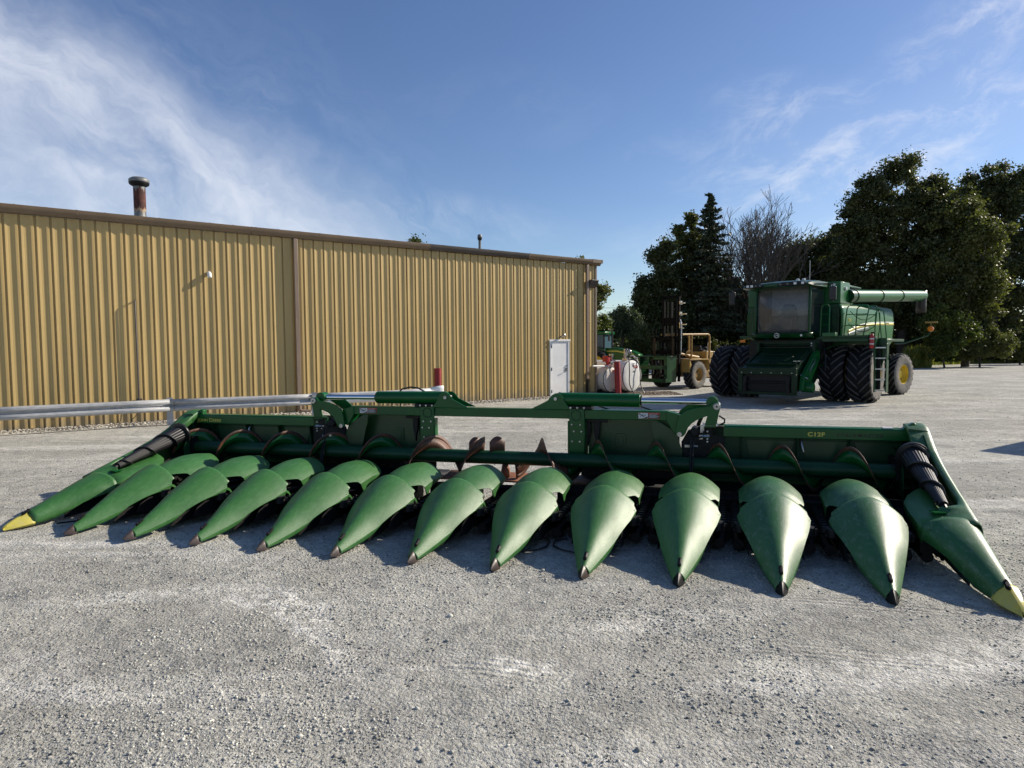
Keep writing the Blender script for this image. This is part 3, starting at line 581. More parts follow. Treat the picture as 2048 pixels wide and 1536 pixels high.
hB = [(.92, .43), (1.28, .425), (1.34, .415), (1.37, .36), (1.41, .285), (1.44, .285), (1.475, .345), (1.52, .365), (1.66, .385), (1.8, .425), (1.9, .462), (1.97, .49)]
def hood():
    m = MB(); secs = []
    for v in [1.05, 1.08, 1.12, 1.16, 1.2, 1.24, 1.3, 1.34, 1.355, 1.37, 1.39, 1.41, 1.44, 1.46, 1.475, 1.50, 1.54, 1.6, 1.68, 1.76, 1.82, 1.87, 1.91, 1.94, 1.97]:
        A, w, B = smooth_tab(hA, v), interp(v, hW), interp(v, hB); secs.append(arch(v, A, w, .150, B, drop=.012, pw=2.0))
    m.loft(secs); return m
def tab_hook():
    m = MB()
    for s_ in (-1, 1):
        p = [(s_*.300, 1.02, .335), (s_*.302, 1.06, .330), (s_*.299, 1.10, .310), (s_*.296, 1.135, .272), (s_*.294, 1.15, .24)]
        m.loft([[(x-.004*s_, y, z+.014), (x, y, z+.014), (x, y, z-.014), (x-.004*s_, y, z-.014)] for x, y, z in p], closed=True)
    return m
def under():
    m = MB()
    for s_ in (-1, 1):
        pl_ = [(.46, .05), (.52, .09), (.60, .16), (.90, .25), (1.15, .30), (1.15, .10), (.80, .055), (.5, .04)]
        m.prism(pl_, s_*.10, s_*.108, 'x'); 
        m.prism([(.64, .10), (.70, .19), (.85, .25), (1.12, .28), (1.12, .13), (.8, .07)], s_*.215, s_*.223, 'x')
    m.bx(-.22, .22, .92, 1.0, .10, .26); return m
sn = front_cone().build('snout', G['poly'], hdr, xf=hx, solid=.007, smooth=40)
nose().build('nose_tip', G['nose'], sn, xf=hx, smooth=50); latch().build('latch', G['black'], sn, xf=hx, bevel=.002)
tab_hook().build('side_tab', G['poly'], sn, xf=hx); under().build('inner_shield', G['dark'], sn, xf=hx)
hd_ = hood().build('hood', G['poly'], hdr, xf=hx, solid=.007, smooth=40)
sn.location = (.762, 0, 0); hd_.location = (.762, 0, 0)
PI_ = .762
rr = random.Random(4)
for i in range(2, 12):
    c = copy_tree(sn, hdr); c.location = (i*PI_+rr.uniform(-.004, .004), rr.uniform(-.01, .01), 0); c.rotation_euler = (0, 0, R(rr.uniform(-.5, .5)))
    h = copy_tree(hd_, hdr); h.location = (i*PI_+rr.uniform(-.004, .004), rr.uniform(-.01, .01), 0)
    if i >= 10:
        for o in (c, h): o.data = o.data.copy(); o.data.materials[0] = G['polywet']
        for o in kids(c):
            if o.name.startswith('side_tab'): o.data = o.data.copy(); o.data.materials[0] = G['polywet']
    if i >= 9:
        for o in kids(c):
            if o.name.startswith('nose_tip'): o.data = o.data.copy(); o.data.materials[0] = G['black']; o['label'] = 'black nose tip'
# row units between the points
def row_unit():
    m = MB()
    for s_ in (-1, 1):
        m.bx(s_*.035, s_*.155, .95, 1.95, .225, .245)
        m.bx(s_*.16, s_*.30, 1.05, 2.05, .08, .20)
        for k in range(11):
            v = .98+k*.092; m.prism([(s_*.05, v), (s_*.015, v+.02), (s_*.05, v+.055), (s_*.08, v+.055), (s_*.08, v)], .246, .275, 'z')
            m.bx(s_*.115, s_*.135, v, v+.03, .246, .262)
        m.lathe([(.001, .30), (.055, .295), (.06, .28), (.06, .22)], (s_*.10, .98, 0), 'z', 12)
        m.tube([(s_*.17, .92, .10), (s_*.17, 1.1, .20), (s_*.2, 1.4, .24)], .018, 6)
        m.tube([(s_*.08, 1.0, .09), (s_*.06, 1.9, .13)], .05, 8)
        for k in range(4): m.lathe([(.001, .012), (.014, .010), (.014, 0)], (s_*.24, 1.1+k*.22, .20), 'z', 6)
    m.bx(-.30, .30, 1.92, 2.08, .12, .30); m.bx(-.14, .14, 1.35, 1.75, .06, .2); return m
ru = row_unit().build('row_unit', G['dark'], hdr, xf=hx, smooth=30); ru.location = (.5*PI_, 0, 0)
for i in range(1, 12):
    c = copy_tree(ru, hdr); c.location = ((i+.5)*PI_, 0, 0)
# auger
G['worn'] = mat('worn_flight_edge', (.14, .055, .028), .55, col2=(.045, .028, .020), vscale=5)
AV, AZ_, AR, FR = 2.32, .575, .082, .252
m = MB(); m.lathe([(AR, -.02), (AR, 9.16)], (0, 0, 0), 'x', 28); m.v = [(x, y+AV, z+AZ_) for x, y, z in m.v]; aug = m.build('auger_tube', G['paintd'], hdr, xf=hx)
def helix(u0, u1, hand, ph, pitch=.69, name='auger_flighting', mm='paintl'):
    m = MB(); n = int(abs(u1-u0)/pitch*28); V0 = []; V1 = []; V2 = []
    for k in range(n+1):
        u = u0+(u1-u0)*k/n; a = hand*2*PI*(u-ph)/pitch+PI/2
        for lst, r_ in ((V0, AR*.98), (V1, FR-.046), (V2, FR)): lst.append((u+.012*(r_ > .1), AV+r_*math.cos(a), AZ_+r_*math.sin(a)))
    m.loft([V0, V1]); o = m.build(name, G[mm], hdr, xf=hx, solid=.005, smooth=60)
    m = MB(); m.loft([V1, V2]); m.build('worn_edge', G['worn'], o, xf=hx, solid=.005, smooth=60)
    if name == 'auger_paddle': o.data.materials[0] = G['rust']
helix(.05, 3.20, -1, .275, .692); helix(3.20, 4.42, -1, .275, .692, mm='worn'); helix(4.80, 5.45, 1, 5.13, .664, mm='worn'); helix(5.45, 9.1, 1, 5.13, .664)
for u0, um, hh in ((4.50, 4.66, .255), (4.24, 4.36, .24)):
    secs = []
    for k in range(11):
        t = k/10; u = u0+(um-u0)*t; h_ = AR*.8+(hh-AR*.8)*math.sin(PI*(.12+.76*t))**.45; secs.append([(u, AV-.05+.10*t+.03*z_, AZ_+z_) for z_ in (AR*.6, AR*.6+(h_-AR*.6)*.5, h_)])
    m = MB(); m.loft(secs); m.build('auger_paddle', G['worn'], hdr, xf=hx, solid=.007, smooth=60)
m = MB()   # paddles at the centre where the two flights meet
for a0, u in ((-PI/2+.2, 4.66),):
    pts = []
    for k in range(13):
        a = a0-.75+1.5*k/12; pts.append([(u+.05*math.sin(k*.26), AV+r_*math.cos(a), AZ_+r_*math.sin(a)) for r_ in (AR, .17, FR)])
    m.loft(pts)
m.build('auger_paddle', G['rust'], hdr, xf=hx, solid=.006)
# trough, back sheets, wing beams
for a, b, mm in ((-.02, 2.3, 'dark'), (2.31, 3.85, 'dark'), (3.86, 5.40, 'rust'), (5.41, 6.9, 'dark'), (6.91, 9.18, 'dark')):
    m = MB(); m.loft([[(u, v, z) for v, z in ((2.06, .345), (2.14, .315), (2.3, .30), (2.48, .315), (2.60, .34))] for u in (a, b)]); m.build('trough', G[mm], hdr, xf=hx, solid=.006)
for a, b, nm in ((-.02, 2.04, 'l'), (7.05, 9.17, 'r')):
    m = MB(); m.bx(a, b, 2.62, 2.635, .30, .90); m.build('back_sheet', G['paintd'], hdr, xf=hx)
    m = MB(); m.prism([(2.50, .875), (2.50, .985), (2.515, 1.0), (2.66, 1.0), (2.66, .875)], a, b, 'x'); wb = m.build('wing_beam', G['paintl'], hdr, xf=hx, bevel=.006, seg=2)
    m = MB(); m.bx(a, b, 2.56, 2.60, .40, .44); m.bx(a, b, 2.555, 2.62, .50, .535); m.build('rear_rail', G['paintd'], hdr, xf=hx)
    L = b-a; q = [a+.35, a+.35+(L-.5)*.36, a+.35+(L-.5)*.69, a+L-.15]
    for i in range(3):
        m = MB(); s0, s1 = q[i]+.03, q[i+1]-.05; m.prism([(s0+.05, .555), (s1-.08, .555), (s1, .83), (s0, .83)], 2.612, 2.618, 'y'); m.build('back_panel', G['panel'], hdr, xf=hx)
    for u in q: 
        m = MB(); m.prism([(2.62, .86), (2.54, .86), (2.60, .55), (2.62, .55)], u-.03, u-.02, 'x'); m.build('rib', G['paintd'], hdr, xf=hx)
    m = MB(); m.tube([(a+L*.45, 2.60, .86), (a+L*.45, 2.56, .80), (a+L*.46, 2.56, .72)], .012, 6); m.build('cable_clip', G['steel'], hdr, xf=hx)
# centre frame
CC = 4.57
m = MB(); m.bx(2.55, 6.585, 2.47, 2.60, 1.045, 1.155); beam = m.build('main_beam', G['paintl'], hdr, xf=hx, bevel=.008, seg=2)
for s_ in (-1, 1):
    f = lambda u: CC+s_*u   # mirrored u
    m = MB(); m.bx(f(.86), f(1.04), 2.44, 2.468, .60, 1.18); m.bx(f(.842), f(.858), 2.44, 2.52, .60, 1.02); m.bx(f(1.03), f(1.045), 2.44, 2.72, .56, 1.04); m.bx(f(.80), f(1.1), 2.42, 2.66, .585, .60)
    post = m.build('frame_post', G['paintl'], hdr, xf=hx, bevel=.004)
    m = MB(); m.lathe([(.055, -.004), (.060, -.008), (.060, .0)], (f(.945), 2.438, 1.09), 'y', 24); m.build('boss', G['paintd'], post, xf=hx)
    for du, z in ((.895, .98), (.995, .98), (.92, .90), (1.01, .90), (.90, .78), (.99, .78)):
        m = MB(); m.lathe([(.001, -.016), (.011, -.015), (.013, -.006), (.013, 0)], (f(du), 2.438, z), 'y', 6); m.build('bolt', G['steel'], post, xf=hx)
    m = MB(); m.bx(f(1.05), f(2.12), 2.66, 2.672, .56, 1.05); m.bx(f(1.0), f(2.2), 2.60, 2.68, .56, .60); m.prism([(f(1.9), .60), (f(2.20), .60), (f(2.08), .92), (f(1.86), 1.045), (f(1.80), 1.045)], 2.50, 2.512, 'y')
    m.build('centre_sheet', G['panel'], hdr, xf=hx)
    m = MB(); m.bx(f(.95), f(2.62), 2.69, 2.70, .12, .60); m.bx(f(.86), f(4.6), 2.045, 2.055, .05, .34); m.build('lower_sheet', G['dark'], hdr, xf=hx)
    m = MB(); m.bx(f(1.38), f(1.50), 2.648, 2.66, .70, .86); m.bx(f(1.41), f(1.47), 2.643, 2.65, .73, .83); m.build('pressed_panel', G['panel'], hdr, xf=hx, bevel=.004)
    m = MB()   # black latch levers beside the post
    for du in (1.06, 1.17):
        m.prism([(f(du)-.035, 1.02), (f(du)+.035, 1.02), (f(du)+.03, .86), (f(du)+.012, .80), (f(du), .70), (f(du)-.02, .80), (f(du)-.04, .90)], 2.56, 2.60, 'y')
    m.bx(f(1.0), f(1.3), 2.55, 2.62, 1.0, 1.035); m.build('latch_lever', G['black'], hdr, xf=hx, bevel=.004)
    # clevis on the beam, cylinder, rod
    for v0, sh in ((2.435, 0), (2.615, .03)):
        m = MB(); pp = [(f(.40+sh*-1), 1.158), (f(.60), 1.262), (f(.655), 1.33), (f(.70), 1.352), (f(.745), 1.345), (f(.785), 1.31), (f(.81), 1.25), (f(.86), 1.18), (f(.90), 1.158)]
        m.prism(pp, v0, v0+.016, 'y'); m.build('clevis_plate', G['paintl'], beam, xf=hx, bevel=.003)
    m = MB(); m.lathe([(.001, -.012), (.020, -.012), (.022, -.008), (.022, .22), (.001, .22)], (f(.70), 2.43, 1.285), 'y', 16); m.build('pin', G['steel'], beam, xf=hx)
    cyl = MB(); a_ = Vector((f(.73), 2.535, 1.275)); b_ = Vector((f(1.685), 2.535, 1.268))
    cyl.tube([a_, b_], .080, 28); cyl.tube([a_-Vector((s_*.03, 0, -.005)), a_+Vector((s_*.03, 0, 0))], .066, 20); cy_ = cyl.build('hydraulic_cylinder', G['paintl'], hdr, xf=hx, bevel=.012, seg=3)
    m = MB(); m.tube([b_-Vector((s_*.02, 0, 0)), (f(2.44), 2.535, 1.262)], .033, 20); m.build('rod', G['chrome'], cy_, xf=hx)
    m = MB(); m.tube([b_+Vector((s_*.001, 0, 0)), b_+Vector((s_*.012, 0, 0))], .060, 20); m.build('gland', G['black'], cy_, xf=hx)
    m = MB(); m.lathe([(.062, -.06), (.066, -.055), (.066, .055), (.062, .06), (.001, .06)], (f(2.485), 2.535, 1.262), 'y', 24); m.lathe([(.001, -.06), (.062, -.06)], (f(2.485), 2.535, 1.262), 'y', 24); m.build('rod_eye', G['paintl'], cy_, xf=hx)
    m = MB(); m.bx(f(.80), f(1.12), 2.44, 2.64, 1.157, 1.20); q = m.build('saddle', G['black'], beam, xf=hx, bevel=.004)
    for du in (.88, .96, 1.04):
        m = MB(); m.lathe([(.001, -.012), (.013, -.011), (.014, 0)], (f(du), 2.44, 1.18), 'y', 6); m.build('bolt', G['steel'], q, xf=hx)
    # folding arm plates
    P1 = [(2.46, 1.225), (2.50, 1.268), (2.56, 1.262), (2.58, 1.235), (2.555, 1.13), (2.53, .985), (2.40, .985), (2.435, 1.115), (2.32, 1.065), (2.26, 1.02), (2.225, .975), (2.20, .905), (2.165, .872), (2.12, .875), (2.085, .90), (2.11, 1.03), (2.13, 1.115), (2.20, 1.165), (2.32, 1.205)]
    m = MB(); m.prism([(f(x), z) for x, z in P1], 2.40, 2.425, 'y'); arm = m.build('folding_arm', G['paintl'], hdr, xf=hx, bevel=.004)
    P2 = [(2.46, 1.225), (2.50, 1.268), (2.50, 1.30), (2.36, 1.285), (2.22, 1.23), (2.12, 1.15), (2.09, 1.06), (2.2, 1.06)]
    m = MB(); m.prism([(f(x), z) for x, z in P2], 2.63, 2.65, 'y'); m.build('rear_plate', G['paintl'], arm, xf=hx, bevel=.004)
    m = MB(); m.lathe([(.001, -.014), (.034, -.014), (.040, -.008), (.040, .25), (.001, .25)], (f(2.535), 2.40, 1.222), 'y', 24); m.lathe([(.001, -.012), (.026, -.012), (.030, .0)], (f(2.135), 2.40, .902), 'y', 18); m.build('pin', G['steel'], arm, xf=hx)
    m = MB(); m.lathe([(.001, -.0155), (.011, -.0155)], (f(2.535), 2.40, 1.222), 'y', 12); m.build('pin_hole', G['black'], arm, xf=hx)
    m = MB(); m.prism([(f(1.985), 1.155), (f(2.15), 1.115), (f(2.14), .92), (f(2.07), .90), (f(1.985), 1.045)], 2.455, 2.61, 'y'); m.build('beam_end', G['paintl'], beam, xf=hx, bevel=.006)
    m = MB(); m.prism([(f(2.15), .60), (f(2.62), .60), (f(2.62), 1.0), (f(2.40), 1.0), (f(2.22), .93), (f(2.15), .80)], 2.50, 2.60, 'y'); m.tube([(f(2.30), 2.42, .93), (f(2.30), 2.66, .93)], .05, 14); m.tube([(f(2.37), 2.5, 1.09), (f(2.33), 2.55, .99)], .025, 8)
    m.build('hinge_block', G['dark'], hdr, xf=hx, bevel=.01)
    m = MB(); m.bx(f(2.38), f(2.55), 2.40, 2.62, 1.001, 1.012); m.bx(f(2.36), f(2.40), 2.44, 2.50, .92, 1.0); m.build('wing_bracket', G['steel'] if s_ > 0 else G['paintd'], hdr, xf=hx)
    # hydraulic pipes and valve
    m = MB()
    m.tube([(f(2.22), 2.30, .905), (f(2.255), 2.28, .90), (f(2.265), 2.26, .86), (f(2.265), 2.15, .40)], .010, 8)
    m.tube([(f(2.40), 2.34, .95), (f(2.395), 2.33, .89), (f(2.30), 2.28, .865), (f(2.29), 2.25, .82), (f(2.285), 2.13, .38)], .010, 8); m.build('hydraulic_pipe', G['black'], hdr, xf=hx)
    m = MB(); m.bx(f(2.35), f(2.39), 2.34, 2.38, .86, .905); m.tube([(f(2.38), 2.34, .895), (f(2.46), 2.34, .895)], .020, 8); m.build('hydraulic_valve', G['steel'], hdr, xf=hx)
    m = MB(); m.bx(f(2.20), f(2.26), 2.27, 2.31, .775, .80); m.tube([(f(2.25), 2.29, .79), (f(2.34), 2.30, .78)], .014, 8); m.build('pipe_clamp', G['steel'], hdr, xf=hx)
    for z in (.865, .835, .95):
        m = MB(); m.lathe([(.001, -.01), (.010, -.008), (.010, .005)], (f(2.44), 2.33, z), 'y', 6); m.build('bolt', G['steel'], hdr, xf=hx)
# hoses over the centre frame
m = MB(); m.tube([(3.02, 2.66, 1.16), (3.05, 2.72, 1.28), (3.13, 2.74, 1.365), (3.24, 2.75, 1.39), (3.36, 2.74, 1.38), (3.48, 2.70, 1.33), (3.55, 2.68, 1.2)], .011, 8); m.build('hose', G['rubber'], hdr, xf=hx)
for u0 in (3.16, 5.80, 6.30):
    m = MB(); m.tube([(u0, 2.62, 1.15), (u0+.005, 2.64, 1.19), (u0-.05, 2.62, 1.22)] if u0 < 5 else [(u0-.08, 2.62, 1.20), (u0, 2.64, 1.17), (u0+.10, 2.64, 1.14)], .010, 6); m.build('hose', G['rubber'], hdr, xf=hx)
m = MB(); m.tube([(7.13, 2.60, 1.10), (7.19, 2.62, 1.06), (7.19, 2.63, 1.02), (7.14, 2.62, .995)], .011, 8); m.build('hose', G['rubber'], hdr, xf=hx)
# danger decals
def decal(u0, z0):
    def B_(x0, x1, z_0, z_1, v, mm, nm='danger_decal', par=None):
        m = MB(); m.bx(x0, x1, v, 2.4697, z_0, z_1); return m.build(nm, mm, par, xf=hx)
    d = B_(u0, u0+.245, z0, z0+.072, 2.4672, G['decalr'], par=beam)
    B_(u0+.004, u0+.112, z0+.004, z0+.068, 2.4655, G['decalw'], 'picture_field', d)
    B_(u0+.118, u0+.241, z0+.004, z0+.050, 2.4655, G['dblack'], 'text_field', d)
    m = MB(); m.prism([(u0+.050, z0+.006), (u0+.108, z0+.006), (u0+.108, z0+.026), (u0+.09, z0+.02), (u0+.075, z0+.014)], 2.4640, 2.4654, 'y')
    for a, b, r_ in (((.022, .055), (.062, .026), .0035), ((.035, .046), (.030, .022), .0025), ((.045, .040), (.062, .056), .0025), ((.055, .032), (.082, .040), .0025), ((.012, .048), (.022, .055), .0025), ((.062, .026), (.088, .050), .0028)):
        m.tube([(u0+a[0], 2.4645, z0+a[1]), (u0+b[0], 2.4645, z0+b[1])], r_, 5)
    m.lathe([(.001, -.001), (.006, 0)], (u0+.016, 2.4645, z0+.060), 'y', 10); m.build('pictogram', G['dblack'], d, xf=hx)
    q = lettering('DANGER', .016, G['decalw'], d, T(u0+.147, 2.4665, z0+.0535)@rot('X', 90), 'lettering', .0003, xf=lambda p: Vector(hx(p)), sx=1.15)
    m = MB(); m.prism([(u0+.128, z0+.053), (u0+.143, z0+.053), (u0+.1355, z0+.066)], 2.4655, 2.4671, 'y')
    for k, (a, b) in enumerate(((.124, .205), (.124, .232), (.124, .236), (.124, .20), (.124, .228))): m.bx(u0+a, u0+b, 2.4638, 2.4654, z0+.043-k*.0078, z0+.0462-k*.0078)
    m.build('small_print', G['decalw'], d, xf=hx)
decal(2.665, 1.063); decal(6.235, 1.063)
# writing on the wing beams
def small_caps(parts, u, z, m_, offset=.0012, gap=.006, sx_=1.12):
    for txt, size, adv in parts:
        o = lettering(txt, size, m_, hdr, T(u, 2.4985, z)@rot('X', 90), xf=lambda p: Vector(hx(p)), offset=offset, sx=sx_)
        u = max(v.co.x for v in o.data.vertices)-SH*2.4985+gap+adv
small_caps([('J', .072, -.002), ('OHN', .058, .018), ('D', .072, -.001), ('EERE', .058, 0)], .118, .898, G['dyellow'])
lettering('C12F', .062, G['dyellow'], hdr, T(8.055, 2.4985, .905)@rot('X', 90), xf=lambda p: Vector(hx(p)), offset=.0022, sx=1.22, spacing=1.08)
lettering('STALKMASTER', .054, G['dblack'], hdr, T(8.34, 2.4985, .907)@rot('X', 90), xf=lambda p: Vector(hx(p)), offset=.0010, shear=.28, sx=1.10, spacing=1.24)
# end dividers
def divider(s_, base):
    """s_=+1 right end, -1 left end; base = u of the outermost point line; x grows outwards"""
    g = lambda x: base+s_*x
    q = 0
    # x measured outwards from the point line: outer face near +.07, inner edge -.36
    dA = [(.20, .150), (.4, .232), (.6, .318), (.8, .398), (.97, .452)]; dO = [(.20, .062), (.5, .066), (.97, .082)]
    dI = [(.20, -.085), (.4, -.150), (.6, -.225), (.8, -.315), (.97, -.375)]; dB = [(.20, .03), (.40, .055), (.50, .10), (.66, .19), (.82, .24), (.92, .25), (.97, .30)]
    secs = []
    for v in (.20, .25, .3, .35, .4, .45, .5, .55, .6, .65, .7, .75, .8, .85, .9, .94, .97):
        A, o_, i_, b_ = interp(v, dA), interp(v, dO), interp(v, dI), interp(v, dB); wd = o_-i_; cx = o_-wd*.42
        pts = [(o_-.012, .04+.25*(v-.2)*.6)]; pts.append((o_, A*.55))
        for k in range(1, 8): th = PI/2*k/8; pts.append((cx+(o_-cx)*math.cos(th)**.8, A*.62+A*.38*math.sin(th)))
        for k in range(0, 9):
            th = PI/2*k/8; lo = max(b_, A-wd*.62); pts.append((cx-(cx-i_)*math.sin(th)**.95, lo+(A-lo)*math.cos(th)**.9))
        pts.append((i_+.004, min(b_, A-wd*.62) if b_ < A-wd*.62 else b_-.002))
        secs.append([(g(x), v, z) for x, z in pts])
    m = MB(); m.loft(secs); d = m.build('end_divider', G['polywet' if s_ > 0 else 'poly'], hdr, xf=hx, solid=.007, smooth=45)
    # yellow nose
    secs = []
    for v, A, o_, i_ in ((-.03, .052, .026, .010), (.0, .075, .040, -.012), (.06, .105, .056, -.050), (.13, .135, .070, -.082), (.19, .160, .074, -.098), (.215, .168, .074, -.101)):
        cx = (o_*.6+i_*.4); secs.append([(g(x), v, z) for x, z in ((o_-.010, .012+.05*max(0, v)), (o_, A*.6), (o_-.012, A*.86), (cx+.012, A*.985), (cx, A), (cx-.014, A*.975), (i_+.03, A*.66), (i_, A*.32), (i_+.012, .015+.05*max(0, v)))])
    m = MB(); m.loft(secs); m.f.append(tuple(range(9))); ny_ = m.build('nose_tip', G['yellow'], d, xf=hx, smooth=25, solid=.006); ny_['label'] = 'pale yellow nose tip'
    m = latch(0); m.v = [(g(-.012)+x*1.1, y+.0, z+.016) for x, y, z in m.v]; m.build('latch', G['black'], d, xf=hx)
    # outer shell with the cone auger cavity
    sA = [(.90, .425), (1.15, .50), (1.35, .555), (1.5, .60), (1.7, .665), (1.9, .735), (2.1, .82), (2.25, .905), (2.4, 1.0), (2.48, 1.045), (2.62, 1.06)]
    sO = [(.90, .068), (1.3, .075), (2.0, .080), (2.62, .085)]
    sI = [(.90, -.33), (1.0, -.30), (1.14, -.215), (1.20, -.03), (1.3, -.005), (1.7, -.004), (2.1, -.012), (2.20, -.05), (2.28, -.13), (2.62, -.135)]
    secs = []
    for v in [.90, 1.0, 1.06, 1.12, 1.15, 1.18, 1.21, 1.3, 1.4, 1.5, 1.6, 1.7, 1.8, 1.9, 2.0, 2.1, 2.16, 2.22, 2.28, 2.36, 2.44, 2.5, 2.56, 2.62]:
        A, o_, i_ = smooth_tab(sA, v), interp(v, sO), interp(v, sI); wd = min(.06, (o_-i_)*.5)
        secs.append([(g(x), v, z) for x, z in ((o_-.012, .10+.1*(v-.9)), (o_, A*.5), (o_+.002, A-.07), (o_-.010, A-.022), (o_-.03, A-.004), (o_-wd, A), ((o_-wd)*.6+i_*.4, A-.003-.02*(v < 1.1)), (i_+.006, A-.008-.06*(v < 1.15)), (i_, A-.016-.07*(v < 1.15)), (i_+.003, A-.10 if v > 1.2 else A-.15))])
    m = MB(); m.loft(secs); sh_ = m.build('end_shield', G['polywet' if s_ > 0 else 'poly'], hdr, xf=hx, solid=.007, smooth=45)
    m = MB(); m.prism([(g(-.135), .80), (g(-.01), .80), (g(.05), 1.0), (g(-.13), 1.02)], 2.40, 2.41, 'y'); m.prism([(2.12, .30), (2.12, .84), (2.30, .96), (2.56, 1.0), (2.66, .99), (2.66, .12), (2.3, .12)], g(-.012), g(-.004), 'x'); m.prism([(2.12, .35), (2.12, .60), (2.2, .72), (2.62, .80), (2.62, .35)], g(-.235), g(-.228), 'x')
    m.build('end_plate', G['paintd'], sh_, xf=hx)
    # inner deck
    secs = []
    for v, zo, zi, xi in ((.95, .40, .34, -.36), (1.1, .44, .385, -.375), (1.3, .46, .42, -.385), (1.5, .50, .452, -.375), (1.7, .535, .475, -.30), (1.80, .55, .50, -.22)):
        secs.append([(g(x), v, z) for x, z in ((-.01, zo-.05), (-.08, zo-.02), (xi*.5, (zo+zi)/2+.03), (xi+.04, zi+.02), (xi, zi-.01), (xi+.002, zi-.12))])
    m = MB(); m.loft(secs); m.build('inner_deck', G['poly'], hdr, xf=hx, solid=.007, smooth=50)
    m = MB(); m.box((g(-.20), 1.12, .455), (.10, .09, .012), rot=rot('Z', 12*s_)); m.tube([(g(-.17), 1.14, .47), (g(-.10), 1.14, .475), (g(-.08), 1.16, .46)], .008, 6); m.build('pivot_bracket', G['paintl'], hdr, xf=hx)
    # black cone auger: cone core with spiral band and fine ribs
    a_ = Vector((g(-.150), 2.17, .775)); b_ = Vector((g(-.135), 1.20, .500)); dr_ = (b_-a_).normalized(); e1 = dr_.cross(Vector((0, 0, 1))).normalized(); e2 = e1.cross(dr_)
    Ln = (b_-a_).length; rad = lambda t: .112-.076*t
    n = 96; secs = []
    for t in (0, .15, .3, .45, .6, .75, .9, 1.0):
        secs.append([tuple(a_+dr_*Ln*t+(e1*math.cos(2*PI*j/n)+e2*math.sin(2*PI*j/n))*(rad(t)*(1.0 if j % 4 < 3 else 1.04))) for j in range(n)])
    m = MB(); m.loft(secs, closed=True); m.f.append(tuple(range(n))); m.f.append(tuple(range(7*n, 8*n))); ca = m.build('end_auger', G['bplastic'], hdr, xf=hx, smooth=30)
    m = MB(); V0 = []; V1 = []
    for k in range(0, 25*3+1):
        t = k/75; a = 2*PI*t*2.9*s_+1.0; r_ = rad(t*.98)
        for lst, q_ in ((V0, r_*.98), (V1, r_+.032-.010*t)): lst.append(tuple(a_+dr_*Ln*(t*.96)+(e1*math.cos(a)+e2*math.sin(a))*q_))
    m.loft([V0, V1]); m.build('auger_band', G['bplastic'], ca, xf=hx, solid=.012, smooth=60)
    m = MB(); secs = []
    for t, q_ in ((-.015, .138), (.0, .150), (.02, .150), (.03, .112)): secs.append([tuple(a_+dr_*Ln*t+(e1*math.cos(2*PI*j/32)+e2*math.sin(2*PI*j/32))*q_) for j in range(32)])
    m.loft(secs, closed=True); m.build('auger_flange', G['bplastic'], ca, xf=hx, smooth=40)
    m = MB(); m.tube([b_, b_+dr_*.05+Vector((0, 0, -.01))], .022, 8); m.build('auger_shaft', G['black'], ca, xf=hx)
    m = MB(); m.prism([(2.2, .12), (2.2, .5), (1.2, .32), (.85, .2), (.5, .08), (.5, .03), (1.2, .05)], g(-.15), g(-.142), 'x'); m.bx(g(-.36), g(0), 1.0, 2.0, .12, .3); m.build('end_frame', G['dark'], hdr, xf=hx)
    m = MB(); m.bx(g(-.28), g(-.24), 2.22, 2.55, .50, .72); m.tube([(g(-.25), 2.3, .62), (g(-.35), 2.32, .60)], .05, 10)
    for k in range(7): m.lathe([(.001, -.012), (.010, -.01), (.010, 0)], (g(-.30+.03*(k % 3)), 2.2, .50+.04*k), 'y', 6)
    m.build('gearbox', G['black'], hdr, xf=hx)
divider(1, 9.144); divider(-1, 0.0)
m = MB(); m.bx(8.80, 8.90, 2.52, 2.60, 1.001, 1.012); m.build('white_label', G['decalw'], hdr, xf=hx)
for x in (.12, 9.05):
    m = MB(); m.prism([(x-.08, .99), (x+.06, .99), (x+.07, 1.05), (x+.04, 1.07), (x-.02, 1.04)], 2.52, 2.60, 'y'); m.build('corner_bracket', G['paintl'], hdr, xf=hx, bevel=.004)
# hoses lying under the points
def ground_hose(pts, label):
    m = MB(); m.tube([(x, y, .012+gz(np.array([x]), np.array([y]))[0]+.01) for x, y in pts], .0085, 8); o = m.build('hose', G['rubber'], None); tag(o, label, 'hose', 'black hoses on the gravel')
def bez(p, n=14):
    out = []
    for k in range(len(p)-1):
        a, b, c, d = p[max(k-1, 0)], p[k], p[k+1], p[min(k+2, len(p)-1)]
        for t in [i/n for i in range(n)]:
            out.append(tuple(.5*(2*b[i]+(c[i]-a[i])*t+(2*a[i]-5*b[i]+4*c[i]-d[i])*t*t+(3*b[i]-a[i]-3*c[i]+d[i])*t**3) for i in range(len(b))))
    return out+[tuple(p[-1])]
ground_hose(bez([(.02, 5.86), (.14, 5.87), (.25, 5.93), (.33, 6.05), (.345, 6.2), (.30, 6.28)]), 'black hose curling out of the shade beside the eighth point from the left')
ground_hose(bez([(.62, 5.68), (.56, 5.80), (.44, 5.90), (.385, 6.0), (.40, 6.13), (.47, 6.2), (.53, 6.22)]), 'black hose bent in a hook beside the ninth point from the left')
m = MB(); m.tube([(-4.97, 6.95, .03), (-4.5, 7.2, .035), (-4.1, 7.45, .035), (-4.04, 7.52, .05)], .010, 6); tag(m.build('steel_rod', G['black'], None), 'thin black rod lying on the gravel beside the far left yellow point', 'rod')
